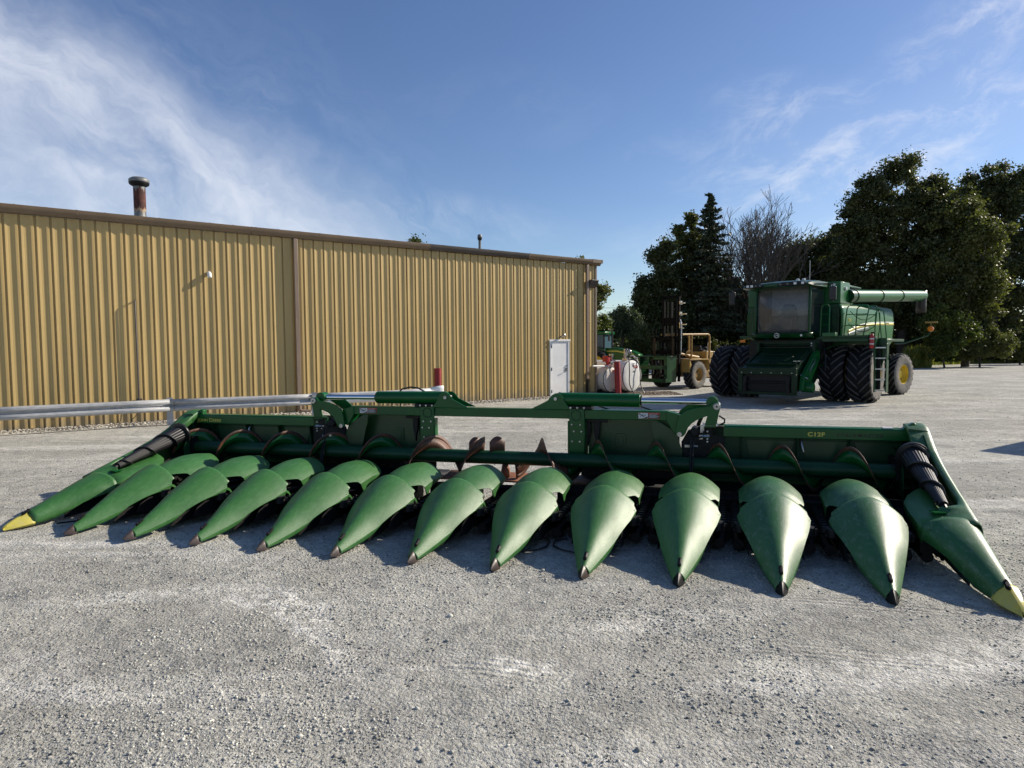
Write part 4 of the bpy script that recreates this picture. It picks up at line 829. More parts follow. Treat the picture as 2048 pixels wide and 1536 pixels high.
# ================================================================ trees and undergrowth
def at(px, d): return ((px-1024)/1293.7*d, d)
def zat(px, py, d): return CAMH+(697-.0083*(px-1024)-py)*d/1293.7
LEAF = {
 'dark': leaf_mat('dark_leaves', (.042, .054, .022), (.095, .105, .038), .32),
 'mid': leaf_mat('olive_leaves', (.058, .070, .024), (.125, .135, .042), .36),
 'light': leaf_mat('light_leaves', (.040, .062, .014), (.115, .135, .030), .38),
 'spruce': leaf_mat('spruce_needles', (.030, .042, .022), (.058, .072, .034), .06),
 'grey': leaf_mat('grey_green_leaves', (.045, .068, .038), (.10, .13, .07), .32),
 'weed': leaf_mat('weed_leaves', (.13, .16, .03), (.34, .32, .09), .45, 1.2),
 'grass': leaf_mat('grass_blades', (.09, .12, .025), (.26, .26, .08), .40, .6)}
def leaves(r, cen, rad, per, size, flat=.75, asp=1.6, up=.35):
    """leaf quads round clump centres: returns vertices and quads"""
    n = len(cen); tot = int(n*per); k = r.integers(0, n, tot)
    d = r.normal(size=(tot, 3)); d /= np.linalg.norm(d, axis=1)[:, None]
    p = cen[k]+d*(r.normal(size=(tot, 1))*.38+.58)*rad[k][:, None]*np.array([1, 1, flat])
    nr = r.normal(size=(tot, 3))+np.array([0, 0, up])+d*.4; nr /= np.linalg.norm(nr, axis=1)[:, None]
    t = np.cross(nr, r.normal(size=(tot, 3))); t /= np.linalg.norm(t, axis=1)[:, None]; b = np.cross(nr, t)
    s = size*r.uniform(.55, 1.35, (tot, 1))*.5
    V = np.stack([p-t*s*asp, p+b*s-nr*s*.25, p+t*s*asp, p-b*s-nr*s*.25], 1)
    return V.reshape(-1, 3)
def leaf_obj(name, V, m, parent=None):
    F = np.arange(len(V)).reshape(-1, 4); o = np_mesh(name, V, F, m, 4); o.parent = parent; return o
def limb_path(a, b, r, sag=.12, n=5):
    a = np.array(a, float); b = np.array(b, float); L = np.linalg.norm(b-a); pts = []
    for i in range(n+1):
        t = i/n; q = a*(1-t)+b*t; q = q+np.array([r.normal(), r.normal(), r.normal()*.5+math.sin(t*PI)*1.2])*L*sag*math.sin(t*PI)*.6; pts.append(tuple(q))
    return pts
def tree(name, px, d, base_z, blobs, nleaf, size, lm, label, cat='tree', group=None, seed=1, nclump=70, crad=(.7, 1.5), trunk_r=.28, bark='bark', fork=.35, lean=0, limbs=22, surf=.45):
    """blobs: (px, py, half width px, half height px, depth offset) of each foliage mass, converted to metres at distance d"""
    r = np.random.default_rng(seed); x0, y0 = at(px, d); root = empty(name, (x0, y0, 0), 0, label, cat, group)
    mp = d/1293.7; cen = []; w = np.array([b[2]*b[3] for b in blobs], float); w /= w.sum()
    for (bx_, by_, rx, rz, dy), f in zip(blobs, w):
        k = max(3, int(nclump*f*2.3)); q = r.normal(size=(k, 3)); q /= np.linalg.norm(q, axis=1)[:, None]; q *= (r.random((k, 1))**surf)
        cx_ = at(bx_, d)[0]-x0; cz_ = zat(bx_, by_, d)
        cen.append(np.stack([cx_+q[:, 0]*rx*mp*.88, dy+q[:, 1]*rx*mp*.62, cz_+q[:, 2]*rz*mp*.88], 1))
    cen = np.concatenate(cen); cen[:, 2] = np.maximum(cen[:, 2], .4); rad = r.uniform(crad[0]*.75, crad[1]*.85, len(cen)); nleaf = int(nleaf*3.2); size = size*.45
    leaf_obj('crown', leaves(r, cen, rad, nleaf/len(cen), size), LEAF[lm], root)
    top = cen[:, 2].max(); m = MB(); zf = top*fork
    tp = [(0, 0, -.1), (r.normal()*.1, r.normal()*.1, zf*.5), (lean*.5+r.normal()*.2, 0, zf), (lean+r.normal()*.3, r.normal()*.2, top*.66), (lean*1.2, 0, top*.88)]
    m.tube(tp, [trunk_r*1.25, trunk_r, trunk_r*.8, trunk_r*.45, trunk_r*.12], 9)
    idx = r.permutation(len(cen))[:limbs]
    for i in idx:
        t = r.uniform(.28, .62); a = np.array(tp[2])*(1-t)+np.array(tp[3])*t if cen[i][2] > zf else np.array(tp[1])
        m.tube(limb_path(a, cen[i], r), [trunk_r*.34, trunk_r*.26, trunk_r*.2, trunk_r*.14, trunk_r*.09, .015], 5)
    m.build('trunk', G[bark], root, smooth=60); return root
TG = 'trees standing beyond the gravel yard'
tree('broadleaf_tree', 1805, 58, 0, [(1766, 562, 42, 34, -1), (1800, 575, 40, 34, -2), (1735, 560, 36, 34, 0), (1770, 610, 50, 34, -1), (1730, 400, 45, 45, 0), (1850, 395, 60, 50, 0), (1900, 440, 50, 50, 0), (1690, 480, 40, 40, 0), (1760, 680, 70, 45, 2), (1860, 690, 70, 40, 3), (1790, 400, 88, 78, 0), (1720, 455, 60, 60, 0), (1860, 445, 80, 75, -1), (1770, 500, 105, 70, 0), (1690, 545, 50, 60, 1), (1870, 560, 85, 70, -2), (1790, 350, 40, 32, 0), (1900, 500, 60, 60, -1), (1830, 640, 60, 60, 0), (1760, 600, 60, 40, 1), (1850, 590, 60, 50, 2), (1700, 600, 50, 50, 2)], 60000, .36, 'dark', 'tallest broadleaf tree, its dark rounded crown rising straight behind the combine auger', group=TG, seed=2, nclump=190, crad=(.6, 1.35), trunk_r=.42, limbs=46)
tree('broadleaf_tree', 1985, 70, 0, [(2000, 360, 50, 30, 0), (1925, 395, 30, 30, 0), (2085, 380, 40, 40, 0), (2020, 700, 90, 35, 2), (1940, 705, 60, 30, 2), (1950, 420, 70, 70, 0), (2020, 410, 80, 65, 0), (2075, 470, 80, 100, 0), (1985, 520, 80, 90, 0), (2040, 600, 90, 100, 1), (1960, 370, 40, 30, 0), (2045, 378, 40, 30, 0), (1990, 680, 80, 50, 1), (2120, 560, 80, 130, 1), (1930, 640, 60, 70, 2)], 52000, .42, 'dark', 'huge dark broadleaf tree at the right edge of the row', group=TG, seed=3, nclump=170, crad=(.8, 1.6), trunk_r=.45, limbs=40)
tree('broadleaf_tree', 1930, 55, 0, [(1890, 650, 60, 50, 0), (1950, 620, 50, 50, 0), (1905, 450, 55, 50, 0), (1950, 480, 50, 50, -1), (1900, 530, 60, 60, 0), (1945, 560, 45, 55, -1), (1875, 600, 45, 45, 0)], 17000, .33, 'mid', 'olive tinted broadleaf tree in front of the two tallest crowns', group=TG, seed=4, nclump=75, crad=(.5, 1.1), trunk_r=.26, limbs=24)
tree('broadleaf_tree', 1625, 62, 0, [(1600, 520, 55, 48, 0), (1650, 505, 50, 50, 0), (1570, 570, 50, 60, 0), (1640, 580, 70, 70, 0), (1690, 610, 50, 80, 0), (1740, 640, 60, 70, 2)], 26000, .38, 'dark', 'medium dark bushy tree directly behind the combine cab', group=TG, seed=5, nclump=95, crad=(.6, 1.4), trunk_r=.3, limbs=22)
tree('broadleaf_tree', 1325, 60, 0, [(1285, 640, 30, 40, 0), (1325, 505, 28, 36, 0), (1335, 560, 40, 50, 0), (1310, 600, 42, 50, 0), (1290, 590, 22, 36, 0), (1345, 640, 55, 60, 0), (1300, 660, 35, 50, 0)], 22000, .34, 'dark', 'leafy dark tree leftmost of the tall row, above the forklift mast', group=TG, seed=6, nclump=95, crad=(.45, 1.0), trunk_r=.22, limbs=24)
tree('broadleaf_tree', 1375, 62, 0, [(1383, 440, 14, 26, 0), (1370, 480, 26, 34, 0), (1392, 500, 22, 45, 0), (1372, 540, 34, 45, 0), (1390, 590, 40, 50, 0)], 12000, .32, 'mid', 'slender light olive tree between the spruce and the leftmost leafy tree', group=TG, seed=7, nclump=70, crad=(.35, .8), trunk_r=.2, limbs=24)
tree('broadleaf_tree', 1470, 68, 0, [(1455, 590, 50, 40, 0), (1520, 600, 45, 40, 0), (1430, 610, 60, 60, 0), (1500, 620, 70, 60, 0), (1400, 660, 60, 50, 0), (1470, 670, 80, 50, 0), (1545, 640, 50, 70, 0), (1370, 640, 50, 60, 0)], 30000, .40, 'dark', 'low dark bushy tree filling the row under the bare branches', group=TG, seed=8, nclump=120, crad=(.6, 1.3), trunk_r=.25, limbs=14)
tree('shrub', 1245, 50, 0, [(1245, 640, 26, 30, 0), (1262, 650, 22, 30, 0), (1225, 660, 22, 26, 0)], 9000, .20, 'grey', 'grey green willowy shrub to the right of the shed corner', 'shrub', 'shrubs beyond the fuel tanks', seed=9, nclump=60, crad=(.25, .6), trunk_r=.08, limbs=20)
tree('shrub', 1205, 47, 0, [(1205, 650, 18, 30, 0), (1200, 690, 22, 30, 0), (1180, 660, 20, 30, 0)], 6000, .20, 'light', 'bright green shrub half hidden by the shed corner, above the tractor cab', 'shrub', 'shrubs beyond the fuel tanks', seed=10, nclump=40, crad=(.3, .7), trunk_r=.08, limbs=12)
tree('shrub', 1275, 53, 0, [(1272, 665, 24, 34, 0), (1262, 700, 30, 30, 0), (1290, 690, 30, 30, 0)], 9000, .22, 'mid', 'olive shrub behind the right hand fuel tank', 'shrub', 'shrubs beyond the fuel tanks', seed=11, nclump=60, crad=(.3, .7), trunk_r=.08, limbs=14)
tree('shrub', 1225, 56, 0, [(1215, 715, 40, 26, 0), (1260, 720, 40, 22, 0), (1310, 715, 40, 26, 0)], 9000, .26, 'dark', 'dark low shrub along the yard edge behind the tractor', 'shrub', 'shrubs beyond the fuel tanks', seed=12, nclump=60, crad=(.4, .8), trunk_r=.06, limbs=8)
tree('broadleaf_tree', 1168, 44, 0, [(1150, 545, 22, 30, 0), (1180, 600, 30, 35, 0), (1205, 585, 12, 16, 0), (1165, 640, 35, 40, 0)], 6500, .24, 'mid', 'tree mostly hidden by the shed, one leafy branch showing past its corner', group=TG, seed=13, nclump=60, crad=(.3, .6), trunk_r=.14, limbs=24)
tree('broadleaf_tree', 838, 47, 0, [(838, 520, 26, 32, 0), (836, 490, 9, 8, 0), (820, 560, 40, 40, 0)], 5000, .26, 'dark', 'tree whose topmost leaves just show over the shed roof', group=TG, seed=14, nclump=40, crad=(.3, .8), trunk_r=.15, limbs=12)
def bushrow(px, d, blobs, n, size, lm, label, seed): return tree('shrub', px, d, 0, blobs, n, size, lm, label, 'shrub', 'shrubs along the right hand verge', seed=seed, nclump=70, crad=(.3, .8), trunk_r=.07, limbs=16)
bushrow(1890, 52, [(1880, 640, 40, 35, 0), (1920, 660, 40, 30, 0), (1890, 690, 50, 25, 0)], 12000, .26, 'light', 'sunlit yellow green shrub with drooping boughs beside the amber lamp of the combine', 21)
bushrow(1960, 54, [(1955, 670, 40, 30, 0), (1990, 690, 40, 25, 0), (1940, 700, 40, 18, 0)], 10000, .24, 'mid', 'olive shrub low on the verge left of the right edge', 22)
bushrow(1830, 58, [(1825, 640, 35, 40, 0), (1850, 690, 40, 30, 0), (1810, 600, 25, 40, 0)], 11000, .28, 'dark', 'dark shrub behind the combine rear, under its auger spout', 23)
bushrow(2040, 60, [(2030, 690, 40, 30, 0), (2070, 680, 40, 40, 0)], 8000, .26, 'mid', 'olive shrub on the verge at the right edge of the photo', 24)
bushrow(1750, 63, [(1700, 700, 60, 30, 0), (1760, 690, 50, 40, 0), (1640, 700, 60, 30, 0)], 9000, .32, 'dark', 'dark shrub on the verge hidden behind the combine body', 25)
bushrow(1550, 64, [(1520, 700, 70, 30, 0), (1440, 705, 60, 26, 0), (1590, 690, 50, 30, 0)], 12000, .32, 'dark', 'dark shrub on the verge behind the combine front wheels', 26)
bushrow(1370, 62, [(1350, 700, 50, 30, 0), (1400, 700, 50, 30, 0), (1310, 705, 30, 24, 0)], 12000, .30, 'dark', 'dark shrub on the verge behind the forklift', 27)
# spruce
def spruce(px, py, d, hw, label, seed, lm='spruce'):
    r = np.random.default_rng(seed); x0, y0 = at(px, d); H = zat(px, py, d); root = empty('spruce_tree', (x0, y0, 0), 0, label, 'tree', TG)
    m = MB(); m.tube([(0, 0, 0), (0, 0, H*.5), (0, 0, H*.98)], [.24, .13, .015], 8); V = []
    z = H*.985
    while z > H*.22:
        t = 1-z/H; L = hw*(.06+1.25*t)*r.uniform(.8, 1.15); nb = int(6+14*t)
        for k in range(nb):
            if r.random() < .18: continue
            a = r.uniform(0, 2*PI); l = L*r.uniform(.45, 1.25); n = int(14+55*t); s = r.random(n)
            e = np.array([math.cos(a), math.sin(a)]); sg = -.10*l*np.sin(s*PI*.9)-.22*l*s**2*(t > .25)+.10*l*s
            w_ = .28*l*(1-s*.7)*r.uniform(-1, 1, n)
            P = np.stack([e[0]*s*l-e[1]*w_, e[1]*s*l+e[0]*w_, z+sg-np.abs(w_)*.25-r.random(n)*.12], 1); V.append(P)
            if t > .15: m.tube([(0, 0, z), (e[0]*l*.9, e[1]*l*.9, z-.12*l)], [.03, .008], 4)
        z -= (.20+.35*t)*r.uniform(.8, 1.2)
    cen = np.concatenate(V); leaf_obj('crown', leaves(r, cen, np.full(len(cen), .13), 2.3, .15, flat=.6, asp=2.3, up=.1), LEAF[lm], root); m.build('trunk', G['bark'], root, smooth=60); return root
spruce(1418, 388, 60, 4.2, 'dark pointed spruce, the narrow peak left of the bare tree', 31)
spruce(1545, 560, 66, 2.0, 'smaller dark spruce low behind the left side of the combine cab', 32)
# bare tree
def bare(px, py, d, label, seed):
    r = random.Random(seed); x0, y0 = at(px, d); H = zat(px, py, d); root = empty('bare_tree', (x0, y0, 0), 0, label, 'tree', TG); m = MB()
    def grow(p, dr, L, rad, lev):
        pts = [p]; q = Vector(p); dd = Vector(dr)
        for i in range(4):
            dd = (dd+Vector((r.gauss(0, .13), r.gauss(0, .13), .10 if lev < 4 else .03))).normalized(); q = q+dd*L/4; pts.append(tuple(q))
        m.tube(pts, [max(.016, rad*q_) for q_ in (1, .92, .85, .78, .7)], 7 if lev < 2 else (5 if lev < 4 else 3), cap=False)
        if lev >= 6: return
        for k in range(r.choice((2, 3, 3)) if lev < 5 else 3):
            t = r.choice((2, 3, 4, 4)); b = Vector(pts[t]); a = r.uniform(0, 2*PI); sp = r.uniform(.25, .58)
            side = Vector((math.cos(a), math.sin(a)*.8, 0)); nd = (dd+side*sp).normalized()
            grow(tuple(b), nd, L*r.uniform(.62, .84), rad*r.uniform(.50, .66), lev+1)
    for a, s_ in ((0, .20), (2.2, .26), (4.0, .16), (5.3, .32), (3.2, .34), (.3, .42), (1.2, .1), (2.9, .18)):
        grow((0, 0, H*.10), (math.cos(a)*s_, math.sin(a)*s_, 1), H*.29, .17, 1)
    m.tube([(0, 0, -.1), (0, 0, H*.11)], [.26, .2], 9); m.build('branches', G['barkg'], root, smooth=0)
bare(1518, 412, 58, 'leafless grey tree with a wide fan of fine bare branches', 5)
bare(1482, 430, 67, 'smaller leafless tree just right of the pointed spruce', 12)
# weeds and verge grass
def clump(px0, px1, d0, d1, h, n, lm, name, label, seed, kind=None, cat=None, group=None):
    r = np.random.default_rng(seed); px = r.uniform(px0, px1, n); d = r.uniform(d0, d1, n); x = (px-1024)/1293.7*d; a = r.uniform(0, 2*PI, n)
    hh = h*r.uniform(.4, 1.1, n)*np.clip(1.15-np.abs((px-(px0+px1)/2-8)/((px1-px0)/2))**1.6, .18, 1)*(.7+.5*vnoise(px*.25, d*1.3, 31)); w_ = .035*r.uniform(.6, 1.5, n)*(1+d/60)
    ln = r.uniform(-.35, .35, (n, 2))*hh[:, None]; c, s = np.cos(a)*w_, np.sin(a)*w_
    b = np.stack([x, d, np.zeros(n)], 1); V = np.stack([b+np.stack([c, s, 0*c], 1), b+np.stack([ln[:, 0]*.4+c*.8, ln[:, 1]*.4+s*.8, hh*.6], 1), b+np.stack([ln[:, 0], ln[:, 1], hh], 1), b+np.stack([ln[:, 0]*.4-c*.8, ln[:, 1]*.4-s*.8, hh*.6], 1)], 1).reshape(-1, 3)
    o = leaf_obj(name, V, LEAF[lm]); tag(o, label, cat, group, kind); return o
clump(1788, 1862, 53, 57, 1.7, 8000, 'weed', 'weeds', 'patch of tall yellow green weeds at the yard edge right of the combine rear wheel', 41, kind='stuff')
r = np.random.default_rng(50); t = r.uniform(0, 1, 42000); off = r.exponential(2.2, 42000)
gx_ = np.interp(t, [0, .25, .45, 1], [13, 37, 52.7, 120]); gy_ = np.interp(t, [0, .25, .45, 1], [57.6, 59.9, 66.7, 100.3])+off*.9-.1+r.normal(0, .25, 42000)
hh = r.uniform(.10, .34, 42000); a = r.uniform(0, 2*PI, 42000); w_ = .06; c, s = np.cos(a)*w_, np.sin(a)*w_; b = np.stack([gx_, gy_, np.zeros(42000)], 1); ln = r.uniform(-.12, .12, (42000, 2))
V = np.stack([b+np.stack([c, s, 0*c], 1), b+np.stack([ln[:, 0]+c*.5, ln[:, 1]+s*.5, hh*.8], 1), b+np.stack([ln[:, 0], ln[:, 1], hh], 1), b-np.stack([c, s, 0*c], 1)], 1).reshape(-1, 3)
tag(leaf_obj('grass', V, LEAF['grass']), 'rough grass along the far edge of the yard', kind='stuff')
# power line
m = MB()
ws_ = [(-60+i*10, 150, 12.6-1.6*math.sin(PI*i/18)) for i in range(19)]; m.tube(ws_, .035, 4); tag(m.build('power_line', G['dark']), 'thin power line crossing the sky low between the shed corner and the trees', 'cable')

# distant woods along the horizon
r = np.random.default_rng(77); n = 900; a_ = r.uniform(-1.25, 1.25, n); dd = r.uniform(150, 190, n); top = 5+3.5*vnoise(a_*9, a_*0+2, 21)+2*vnoise(a_*31, a_*0+5, 22)
cen = np.stack([np.sin(a_)*dd, np.cos(a_)*dd, top*r.random(n)**.7], 1); tag(leaf_obj('distant_woods', leaves(r, cen, r.uniform(1.5, 2.8, n), 45, 1.0), LEAF['dark']), 'low dark line of distant woods on the horizon', kind='stuff')

tree('shrub', 1860, 66, 0, [(1700, 700, 60, 30, 0), (1790, 695, 70, 34, 0), (1880, 695, 70, 34, 0), (1970, 695, 70, 36, 0), (2050, 695, 60, 40, 0), (1620, 695, 60, 36, 0)], 22000, .34, 'dark', 'long dark thicket filling the foot of the right hand trees', 'shrub', 'shrubs along the right hand verge', seed=61, nclump=120, crad=(.5, 1.0), trunk_r=.06, limbs=10)
tree('shrub', 1430, 70, 0, [(1300, 700, 50, 36, 0), (1370, 695, 60, 40, 0), (1440, 695, 60, 40, 0), (1510, 690, 60, 44, 0), (1580, 690, 60, 44, 0)], 20000, .34, 'dark', 'long dark thicket filling the foot of the trees between forklift and combine', 'shrub', 'shrubs along the right hand verge', seed=62, nclump=110, crad=(.5, 1.0), trunk_r=.06, limbs=10)
# ================================================================ wheels
def wheel(parent, Mx, Rr, Wd, rim_r, rim_m, side_m, out=1, nl=22, lugs=True, tyre_m='tyre', dish=.10, vdir=-1):
    """wheel with its axle along local x; out=+1 when its visible dish faces +x"""
    h = Wd/2; m = MB()
    m.lathe([(rim_r, -h*.80), (rim_r*1.06, -h*.92), (Rr*.72, -h*1.0), (Rr*.88, -h*.96), (Rr*.945, -h*.80), (Rr*.955, 0), (Rr*.945, h*.80), (Rr*.88, h*.96), (Rr*.72, h*1.0), (rim_r*1.06, h*.92), (rim_r, h*.80)], (0, 0, 0), 'x', 40)
    t = m.build('tyre', G[tyre_m], parent, xf=lambda p: Mx@Vector(p), smooth=30)
    if lugs:
        m = MB()
        for k in range(nl):
            for s_ in (-1, 1):
                a0 = 2*PI*(k+(.5 if s_ > 0 else 0))/nl; L = []
                for q, x_, r_ in ((0, .02, 1.0), (.33, h*.38, 1.0), (.66, h*.72, .992), (.9, h*.96, .955), (1.0, h*1.03, .90)):
                    a = a0+vdir*q*.46; wv = .027 if q < .9 else .032; ri = Rr*(.945 if q < .8 else (.90 if q < .95 else .86)); ro = Rr*r_
                    L.append([(s_*x_, rr_*math.cos(a+e), rr_*math.sin(a+e)) for rr_, e in ((ri, -wv*1.25), (ro, -wv), (ro, wv), (ri, wv*1.25))])
                m.loft(L, closed=True); n0 = len(m.v)-20; m.f += [(n0, n0+1, n0+2, n0+3), (n0+16, n0+17, n0+18, n0+19)]
        m.build('tread_lugs', G['lug'], t, xf=lambda p: Mx@Vector(p), smooth=0)
    if side_m:
        m = MB(); x = out*(h+.006); m.lathe([(rim_r*1.02, x*.93), (rim_r*1.08, x*.97), (Rr*.72, x*1.01), (Rr*.88, x*.98), (Rr*.925, x*.90)], (0, 0, 0), 'x', 40); m.build('sidewall', G[side_m], t, xf=lambda p: Mx@Vector(p), smooth=30)
    m = MB(); o = out*h; m.lathe([(rim_r*1.05, o*.95), (rim_r*.98, o*.93), (rim_r*.94, o*.60), (rim_r*.80, o*.35-out*dish*.2), (rim_r*.45, o*.25-out*dish*.2), (rim_r*.42, o*.45), (rim_r*.2, o*.50), (.001, o*.50)], (0, 0, 0), 'x', 32)
    r_ = m.build('rim', G[rim_m], parent, xf=lambda p: Mx@Vector(p), smooth=30)
    m = MB()
    for k in range(8):
        a = 2*PI*k/8; c_ = Mx@Vector((o*.30, rim_r*.62*math.cos(a), rim_r*.62*math.sin(a))); m.lathe([(.02, 0), (.02, out*.03), (.001, out*.032)], tuple(c_), 'x', 6)
    m.build('wheel_nut', G['steel'], r_); return t
# ================================================================ combine
CA = R(-43); comb = empty('combine_harvester', (10.05, 23.1, 0), CA, 'green combine harvester with dual front wheels parked behind the corn header', 'combine harvester')
wheel(comb, T(-2.42, 0, .97), .97, .72, .50, 'rim', None, 1, 19); wheel(comb, T(-1.58, 0, .97), .97, .72, .50, 'rim', None, 1, 19)
wheel(comb, T(1.50, 0, .97), .97, .76, .50, 'rim', None, 1, 19); wheel(comb, T(2.34, 0, .97), .97, .74, .50, 'rim', 'dustyre', 1, 19)
wheel(comb, T(2.30, 4.5, .78)@rot('Z', -13), .80, .50, .36, 'rim', 'dustyre', 1, 20); wheel(comb, T(-1.7, 4.5, .78)@rot('Z', -13), .80, .50, .36, 'rim', 'dustyre', -1, 20)
P_ = 'paint'
def cpart(nm, m, mm, par=comb, **k): return m.build(nm, G[mm], par, **k)
m = MB(); m.tube([(-2.1, 0, .97), (2.1, 0, .97)], .14, 14); m.bx(-1.1, 1.1, -.35, .35, .75, 1.25); m.bx(-1.9, 1.9, 4.4, 4.6, .65, .85); cpart('axle', m, 'dark')
m = MB(); m.prism([(-.9, 1.2), (6.6, 1.15), (6.9, 1.6), (6.9, 3.2), (-.2, 3.2), (-.5, 2.2)], -1.25, 1.30, 'x'); cpart('body', m, 'paint', bevel=.03)
# left side (towards +x): curved rear panel with stripe
prof = [(-.35, 2.15, 3.28), (0, 2.14, 3.31), (1.5, 2.13, 3.35), (3, 2.12, 3.37), (4.5, 2.08, 3.38), (5.4, 1.93, 3.38), (6.1, 1.85, 3.38), (6.5, 1.98, 3.37), (6.75, 2.20, 3.37), (6.9, 2.50, 3.36)]
secs = []
for y_, zb, zt in prof:
    k = 7; secs.append([(1.62+.05*math.sin(PI*(j/k))**.6*(1 if j else 0)-.08*(y_ > 6.6)*(y_-6.6)/.3-(.04 if j == k else 0), y_, zb+(zt-zb)*j/k) for j in range(k+1)])
m = MB(); m.loft(secs); sp = cpart('side_panel', m, 'paintp', solid=.02, smooth=40)
def xs(y_, z_): 
    zb = interp(y_, [(a, b) for a, b, c in prof]); zt = interp(y_, [(a, c) for a, b, c in prof]); j = max(.02, min(.98, (z_-zb)/(zt-zb))); return 1.62+.05*math.sin(PI*j)**.6-.08*max(0, y_-6.6)/.3
def stripe(z0f, z1f, mm, nm, dx, ya=.4, yb=6.85):
    L = []
    for i in range(25):
        y_ = ya+(yb-ya)*i/24; L.append([(xs(y_, z_)+dx, y_, z_) for z_ in (z0f(y_), (z0f(y_)+z1f(y_))/2, z1f(y_))])
    m = MB(); m.loft(L); return cpart(nm, m, mm, sp, solid=.004)
zc = lambda y_: 2.35+.42*(1-math.exp(-(y_-.4)/2.2))
stripe(lambda y: zc(y)-.04, lambda y: zc(y)+.055, 'dyellow', 'yellow_stripe', .006)
stripe(lambda y: zc(y)+.062, lambda y: zc(y)+.095, 'decalw', 'pale_stripe', .006, .9)
stripe(lambda y: max(2.2, zc(y)-.26+.05*y*.2), lambda y: zc(y)-.05, 'panel', 'pale_flash', .004, .5, 3.0)
lettering('JOHN DEERE', .085, G['dblack'], sp, T(1.676, 5.25, 2.735)@rot('Z', 90)@rot('X', 90), extrude=.002, sx=1.2)
lettering('S780', .14, G['dyellow'], sp, T(1.676, .42, 2.72)@rot('Z', 90)@rot('X', 90), extrude=.002)
m = MB(); m.bx(-1.62, 1.55, -.10, .95, 3.32, 4.07); m.bx(-1.62, 1.05, .96, 3.2, 3.38, 3.98); m.prism([(.94, 3.98), (3.4, 4.04), (3.4, 4.08), (.94, 4.09)], .75, 1.28, 'x'); tk = cpart('grain_tank', m, 'paintl', bevel=.02)
m = MB(); m.lathe([(.001, .0), (.07, .0), (.06, .05), (.001, .06)], (1.55, .42, 3.84), 'x', 14); cpart('work_lamp', m, 'lamp', tk)
for x_ in (.72, 1.32):
    m = MB(); m.bx(x_-.07, x_+.07, -.115, -.10, 3.86, 4.0); cpart('sticker', m, 'decalw', tk)
m = MB(); m.bx(-1.62, .5, -.12, .0, 2.3, 3.32); m.bx(.55, 1.54, -.12, .2, 2.22, 3.30); cpart('front_wall', m, 'paint', bevel=.01)
m = MB(); m.bx(.64, 1.46, -.135, -.118, 2.30, 3.20); cpart('access_door', m, 'paint', bevel=.02)
# unloading auger
a_, b_ = Vector((1.52, 1.05, 3.62)), Vector((2.20, 9.0, 4.02)); d_ = (b_-a_).normalized()
m = MB(); m.tube([a_, b_], .225, 26); au = cpart('unloading_auger', m, 'paintp', smooth=40)
for t_ in (.03, .34, .62):
    m = MB(); c_ = a_+(b_-a_)*t_; m.tube([c_-d_*.03, c_+d_*.03], .250, 26); cpart('flange', m, 'paint', au, smooth=40)
m = MB(); m.tube([a_-d_*.22, a_+d_*.1], .235, 20); cpart('elbow', m, 'paint', au)
m = MB(); secs = []
for z_, w1 in ((.22, .20), (-.1, .22), (-.45, .20), (-.72, .15)):
    c_ = b_+Vector((0, -.14, z_)); secs.append([tuple(c_+Vector((.2*math.cos(a), w1*math.sin(a)*1.1, .04*math.sin(a*2)))) for a in [2*PI*j/14 for j in range(14)]])
m.loft(secs, closed=True); cpart('spout', m, 'bplastic', au, solid=.01, smooth=60)
# cab
CXL, CXR, CF, CR = -.78, 1.02, -1.62, -.15
m = MB(); m.bx(CXL+.04, CXR-.04, CF+.35, CR, 2.26, 2.34); m.bx(CXL, CXR, CR-.04, CR, 2.3, 3.85)
for x_, y_ in ((CXL, CF+.12), (CXR, CF+.12), (CXL, CR), (CXR, CR)):
    m.tube([(x_, y_, 2.26), (x_*.985, y_+.10*(y_ < -1), 3.86)], .045, 8)
cab = cpart('cab', m, 'paint', bevel=.006)
secs = []
for z_, bul, off_ in ((2.34, .14, .10), (2.7, .20, .04), (3.2, .22, .03), (3.6, .18, .08), (3.86, .12, .16)):
    secs.append([(CXL+.06+(CXR-CXL-.12)*j/12, CF+off_+.16-bul*math.sin(PI*j/12)**.8, z_) for j in range(13)])
gl = bpy.data.materials.new('windscreen_glass'); gl.use_nodes = True; q = gl.node_tree.nodes['Principled BSDF']; q.inputs['Base Color'].default_value = (.17, .17, .16, 1); q.inputs['Roughness'].default_value = .16; q.inputs['Alpha'].default_value = .48; q.inputs['Specular IOR Level'].default_value = .9; G['ws'] = gl
m = MB(); m.loft(secs); cpart('windscreen', m, 'ws', cab, smooth=80)
for x_ in (CXL, CXR):
    m = MB(); m.prism([(CF+.22, 2.36), (CR-.05, 2.36), (CR-.05, 3.80), (CF+.28, 3.82)], x_-.01, x_+.01, 'x'); cpart('side_window', m, 'glass', cab)
m = MB(); m.bx(CXL+.1, CXR-.1, CR-.12, CR-.05, 2.34, 3.84); cpart('cab_lining', m, 'galv', cab)
m = MB(); m.bx(-.32, .22, -.75, -.35, 2.36, 2.85); m.prism([(-.34, 2.8), (.24, 2.8), (.20, 3.2), (.10, 3.35), (-.2, 3.35), (-.30, 3.2)], -.42, -.30, 'y'); m.tube([(-.05, -1.25, 2.34), (-.05, -1.1, 2.95)], .06, 8); m.bx(-.5, .4, -1.4, -.9, 2.34, 2.5); cpart('seat', m, 'black', cab, bevel=.04, seg=2)
m = MB(); secs = []
